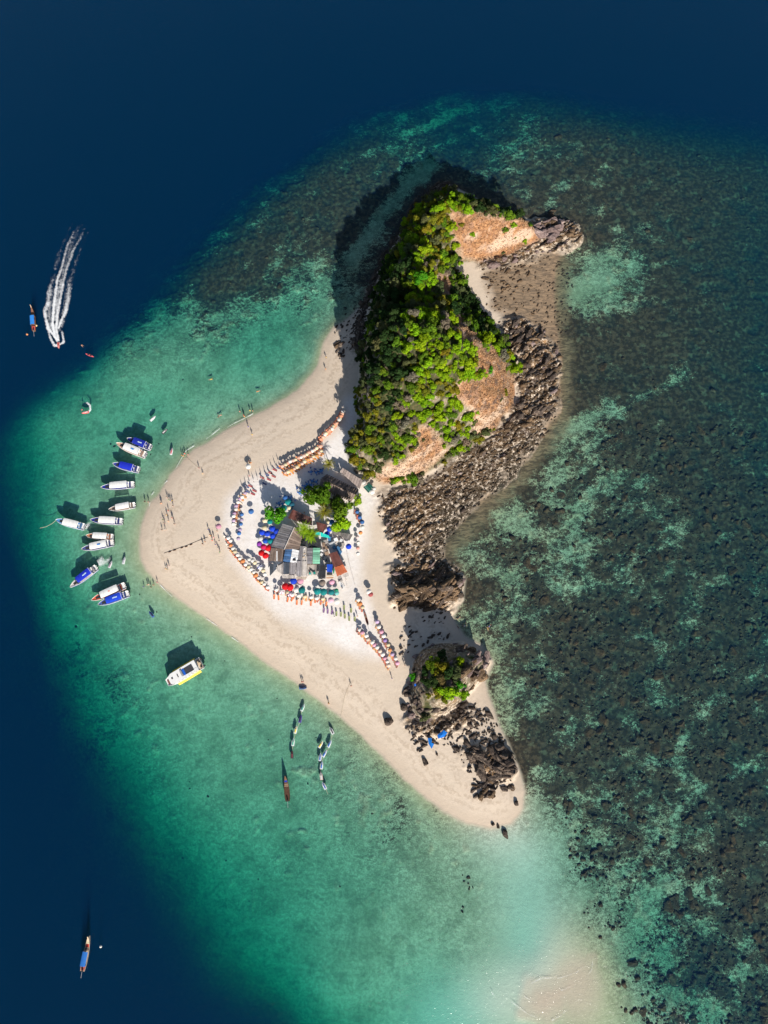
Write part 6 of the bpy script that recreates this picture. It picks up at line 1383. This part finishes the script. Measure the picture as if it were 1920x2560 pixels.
hut('black net roofed hut in the southern row', [([(1070,1052,2.6),(1142,1050,2.6),(1136,1190,2.3),(1060,1190,2.3)], 5, G_DARK, 'roof_sheet')], [(1080,1070),(1130,1070),(1125,1170),(1075,1170)])
h = hut('small hut with bright blue tarpaulin roof and orange front beam', [([(1150,1040,2.4),(1210,1040,2.4),(1204,1122,2.3),(1150,1118,2.3)], 3, sheet((.01, .07, .50), 'blue_tarpaulin'), 'roof_sheet'), ([(1148,1122,2.1),(1206,1126,2.1),(1206,1150,2.0),(1148,1148,2.0)], 2, G_DARK, 'roof_sheet')], [(1158,1055),(1200,1055),(1198,1110),(1158,1110)], wall_top=2.0)
part_box(h, 1180, 1158, 2.1, (2.6, .5, .12), M_PALEWOOD, 'front_beam', 2); part_box(h, 1180, 1180, 1.9, (2.6, .35, .12), mat('orange_beam', (.45, .2, .06), .2, 2, .7), 'front_beam', 2)
part_box(h, 1222, 1110, 1.2, (.3, 1.6, 1.6), mat('green_cloth', (.02, .28, .14), .2, 2, .8), 'side_cloth', -10)
hut('long hut with dark red brown roof and orange lower roof at the south-east', [([(1170,930,2.7),(1255,905,3.0),(1320,1035,3.0),(1225,1070,2.7)], 4, G_RED, 'roof_sheet'), ([(1226,1074,2.65),(1320,1040,2.9),(1366,1120,2.8),(1256,1165,2.5)], 4, G_ORG, 'roof_sheet'), ([(1258,1168,2.3),(1368,1124,2.5),(1380,1160,2.3),(1272,1192,2.1)], 6, G_PALE, 'verandah_sheet')], [(1190,945),(1250,925),(1345,1110),(1265,1145)])
hut('red brown gabled roof in the shade north of the plank roofed hut', [([(795,470,3.2),(842,492,3.4),(830,590,3.2),(747,560,2.5)], 4, G_RED, 'roof_sheet'), ([(844,492,3.4),(1000,560,3.0),(998,640,2.6),(832,592,3.0)], 7, sheet((.10, .05, .045), 'shaded_red_sheet'), 'roof_sheet')], [(790,500),(840,510),(985,570),(980,625),(835,580),(765,555)])  # long eastern plane takes a darker red with its shade painted in
hut('red brown flat roof beside the bright blue umbrella', [([(1040,600,2.7),(1158,632,2.7),(1110,716,2.5),(1055,702,2.5)], 5, G_RED, 'roof_sheet')], [(1050,615),(1140,640),(1105,700),(1065,690)])
hut('torn teal canvas awning strung between the palms and the blue umbrella', [([(1032,710,2.8),(1080,705,2.9),(1078,740,2.6),(1030,742,2.5)], 2, G_TEAL, 'canvas_panel'), ([(1082,706,2.9),(1170,742,2.9),(1182,770,2.6),(1085,752,2.7)], 3, G_TEAL, 'canvas_panel')], cat='awning', name='awning')
hut('grey lean-to roof along the trees at the east side of the huts', [([(1205,695,2.6),(1300,712,2.6),(1290,748,2.3),(1200,722,2.3)], 4, sheet((.17, .155, .15), 'dark_grey_board'), 'roof_board'), ([(1302,712,2.6),(1422,730,2.6),(1385,795,2.2),(1292,748,2.3)], 5, sheet((.17, .155, .15), 'dark_grey_board'), 'roof_board')], [(1220,705),(1400,738),(1375,780),(1300,745)], wall_top=2.0)
hut('black shade net roof in the middle of the huts below the palms', [([(900,800,2.5),(1090,775,2.6),(1092,868,2.5),(890,880,2.4)], 6, G_DARK, 'roof_sheet')], [(915,815),(1075,795),(1075,855),(910,865)])
# long thatched barn and the terrace roof behind it
hut('long thatched barn with curved ridge and shade-toned rear slope north-east of the huts', [([(1085,150,4.2),(1452,322,4.2),(1408,392,2.4),(1068,268,2.4)], 16, G_THATCH, 'thatch_panel'), ([(1090,146,4.2),(1455,318,4.2),(1485,270,2.6),(1150,105,2.6)], 16, sheet((.12, .10, .10), 'shaded_thatch', .95), 'thatch_panel')], [(1090,180),(1150,130),(1460,275),(1400,370),(1085,250)], cat='barn', name='thatched_barn', wall_top=2.5)  # north-east slope repeats the thatch darker, its shade put into the colour
hut('flat pale brown terrace roof between the thatched barn and the hill', [([(1312,38,3.0),(1522,172,3.0),(1492,262,2.8),(1290,82,2.8)], 9, sheet((.36, .29, .26), 'terrace_board'), 'roof_board')], [(1320,55),(1505,178),(1480,245),(1305,85)], cat='hut', wall_top=2.6)
hut('small dark shed roof squeezed between palm, barn and hill', [([(1235,20,2.5),(1300,50,2.6),(1285,90,2.4),(1215,60,2.3)], 3, G_SLATE, 'roof_sheet')], [(1245,35),(1290,55),(1275,80),(1230,58)], wall_top=2.0)
hut('dark green canopy beside the terrace roof', [([(1525,238,2.4),(1590,200,2.4),(1630,236,2.3),(1580,300,2.3)], 4, sheet((.015, .13, .10), 'green_canopy'), 'canvas_panel')], cat='canopy', name='canopy')
for X, Y, s, lab in ((1530,192,.9,'white round parasol north of the dark green canopy'), (1618,285,1.0,'white round parasol south of the dark green canopy'), (1640,255,.7,'small white parasol at the east edge of the dark green canopy')): umbrella(*z1(X, Y), U_WHITE, lab, None, s)
h = hut('pale cluttered terrace with a hammock between the green roof and the black net', [([(950,1045,.5),(1062,1042,.5),(1058,1150,.45),(955,1155,.45)], 7, G_PALE, 'floor_board')], cat='terrace', name='terrace')
part_box(h, 990, 1105, .9, (1.7, .35, .1), M_DARK, 'hammock', -35); part_box(h, 1020, 1130, .95, (.8, .8, .1), G_TEAL, 'table', 10); part_box(h, 975, 1135, .9, (.6, .6, .7), G_TEAL, 'crate', 20)
# stacked boxes, tanks and stores
stores = [(1210,840,1.7,'white'),(1245,790,1.1,'white'),(1265,820,1.3,'pale'),(1300,800,.9,'white'),(1320,840,.9,'pale'),(1285,850,1.0,'dark'),(1230,870,1.0,'blue'),(1270,880,1.2,'blue'),(1310,870,.9,'pale'),(1180,780,1.0,'blue'),(1140,810,1.2,'pale'),(1120,840,1.0,'tan'),(1150,870,1.0,'tan'),(1130,900,.9,'pale'),(1095,905,.8,'white'),(1150,930,1.1,'tan'),(1110,960,1.0,'dark'),(1135,985,1.2,'dark'),(1095,945,.8,'white'),(900,770,.9,'tan'),(880,800,.8,'pale'),(1285,920,1.1,'blue'),(1300,1215,.7,'pale'),(1210,800,.8,'dark')]
SM = {'white': G_WHT, 'pale': G_PALE, 'dark': G_SLATE, 'blue': sheet((.06, .18, .36), 'blue_plastic'), 'tan': sheet((.40, .28, .2), 'tan_crate')}
for X, Y, s, c in stores:
    x, y, g = on_ground(*z1(X, Y)); b = thing('storage_box', f'{c} storage box in the cluttered yard on the east side of the huts', 'box', (x, y, g), random.uniform(0, 1.5), f'{c} storage boxes in the yard'); hh = random.uniform(.7, 1.5)
    MB().box((0, 0, hh / 2), (s * 1.2, s, hh)).build('box_body', SM[c], b); MB().box((0, 0, hh + .04), (s * 1.26, s * 1.06, .08)).build('lid', SM[c], b)
for X, Y, deg, lab in ((1300, 1262, -62, 'white bench table on the sand below the orange roof'),):
    x, y, g = on_ground(*z1(X, Y)); b = thing('bench', lab, 'bench', (x, y, g), R(deg)); MB().box((0, 0, .75), (3.2, .8, .07)).build('bench_top', M_WHITE, b)
    for s in (-1.3, 1.3): MB().box((s, 0, .36), (.1, .7, .7)).build('leg', M_WOOD, b)
    MB().box((0, .75, .42), (3.0, .3, .06)).build('seat_plank', M_WHITE, b)
# fence posts with a line along the eastern path
posts = [(1362,930),(1372,985),(1385,1040),(1398,1090),(1412,1145),(1425,1195),(1440,1250),(1350,1200),(1358,1260)]
for k, (X, Y) in enumerate(posts):
    x, y, g = on_ground(*z1(X, Y)); o = MB().tube([(0, 0, -.2), (.03, 0, 1.2)], [.06, .05], 6).build('fence_post', M_WOOD); o.location = (x, y, g); tag(o, 'thin wooden post along the sand path east of the huts', 'post', 'posts along the eastern path')
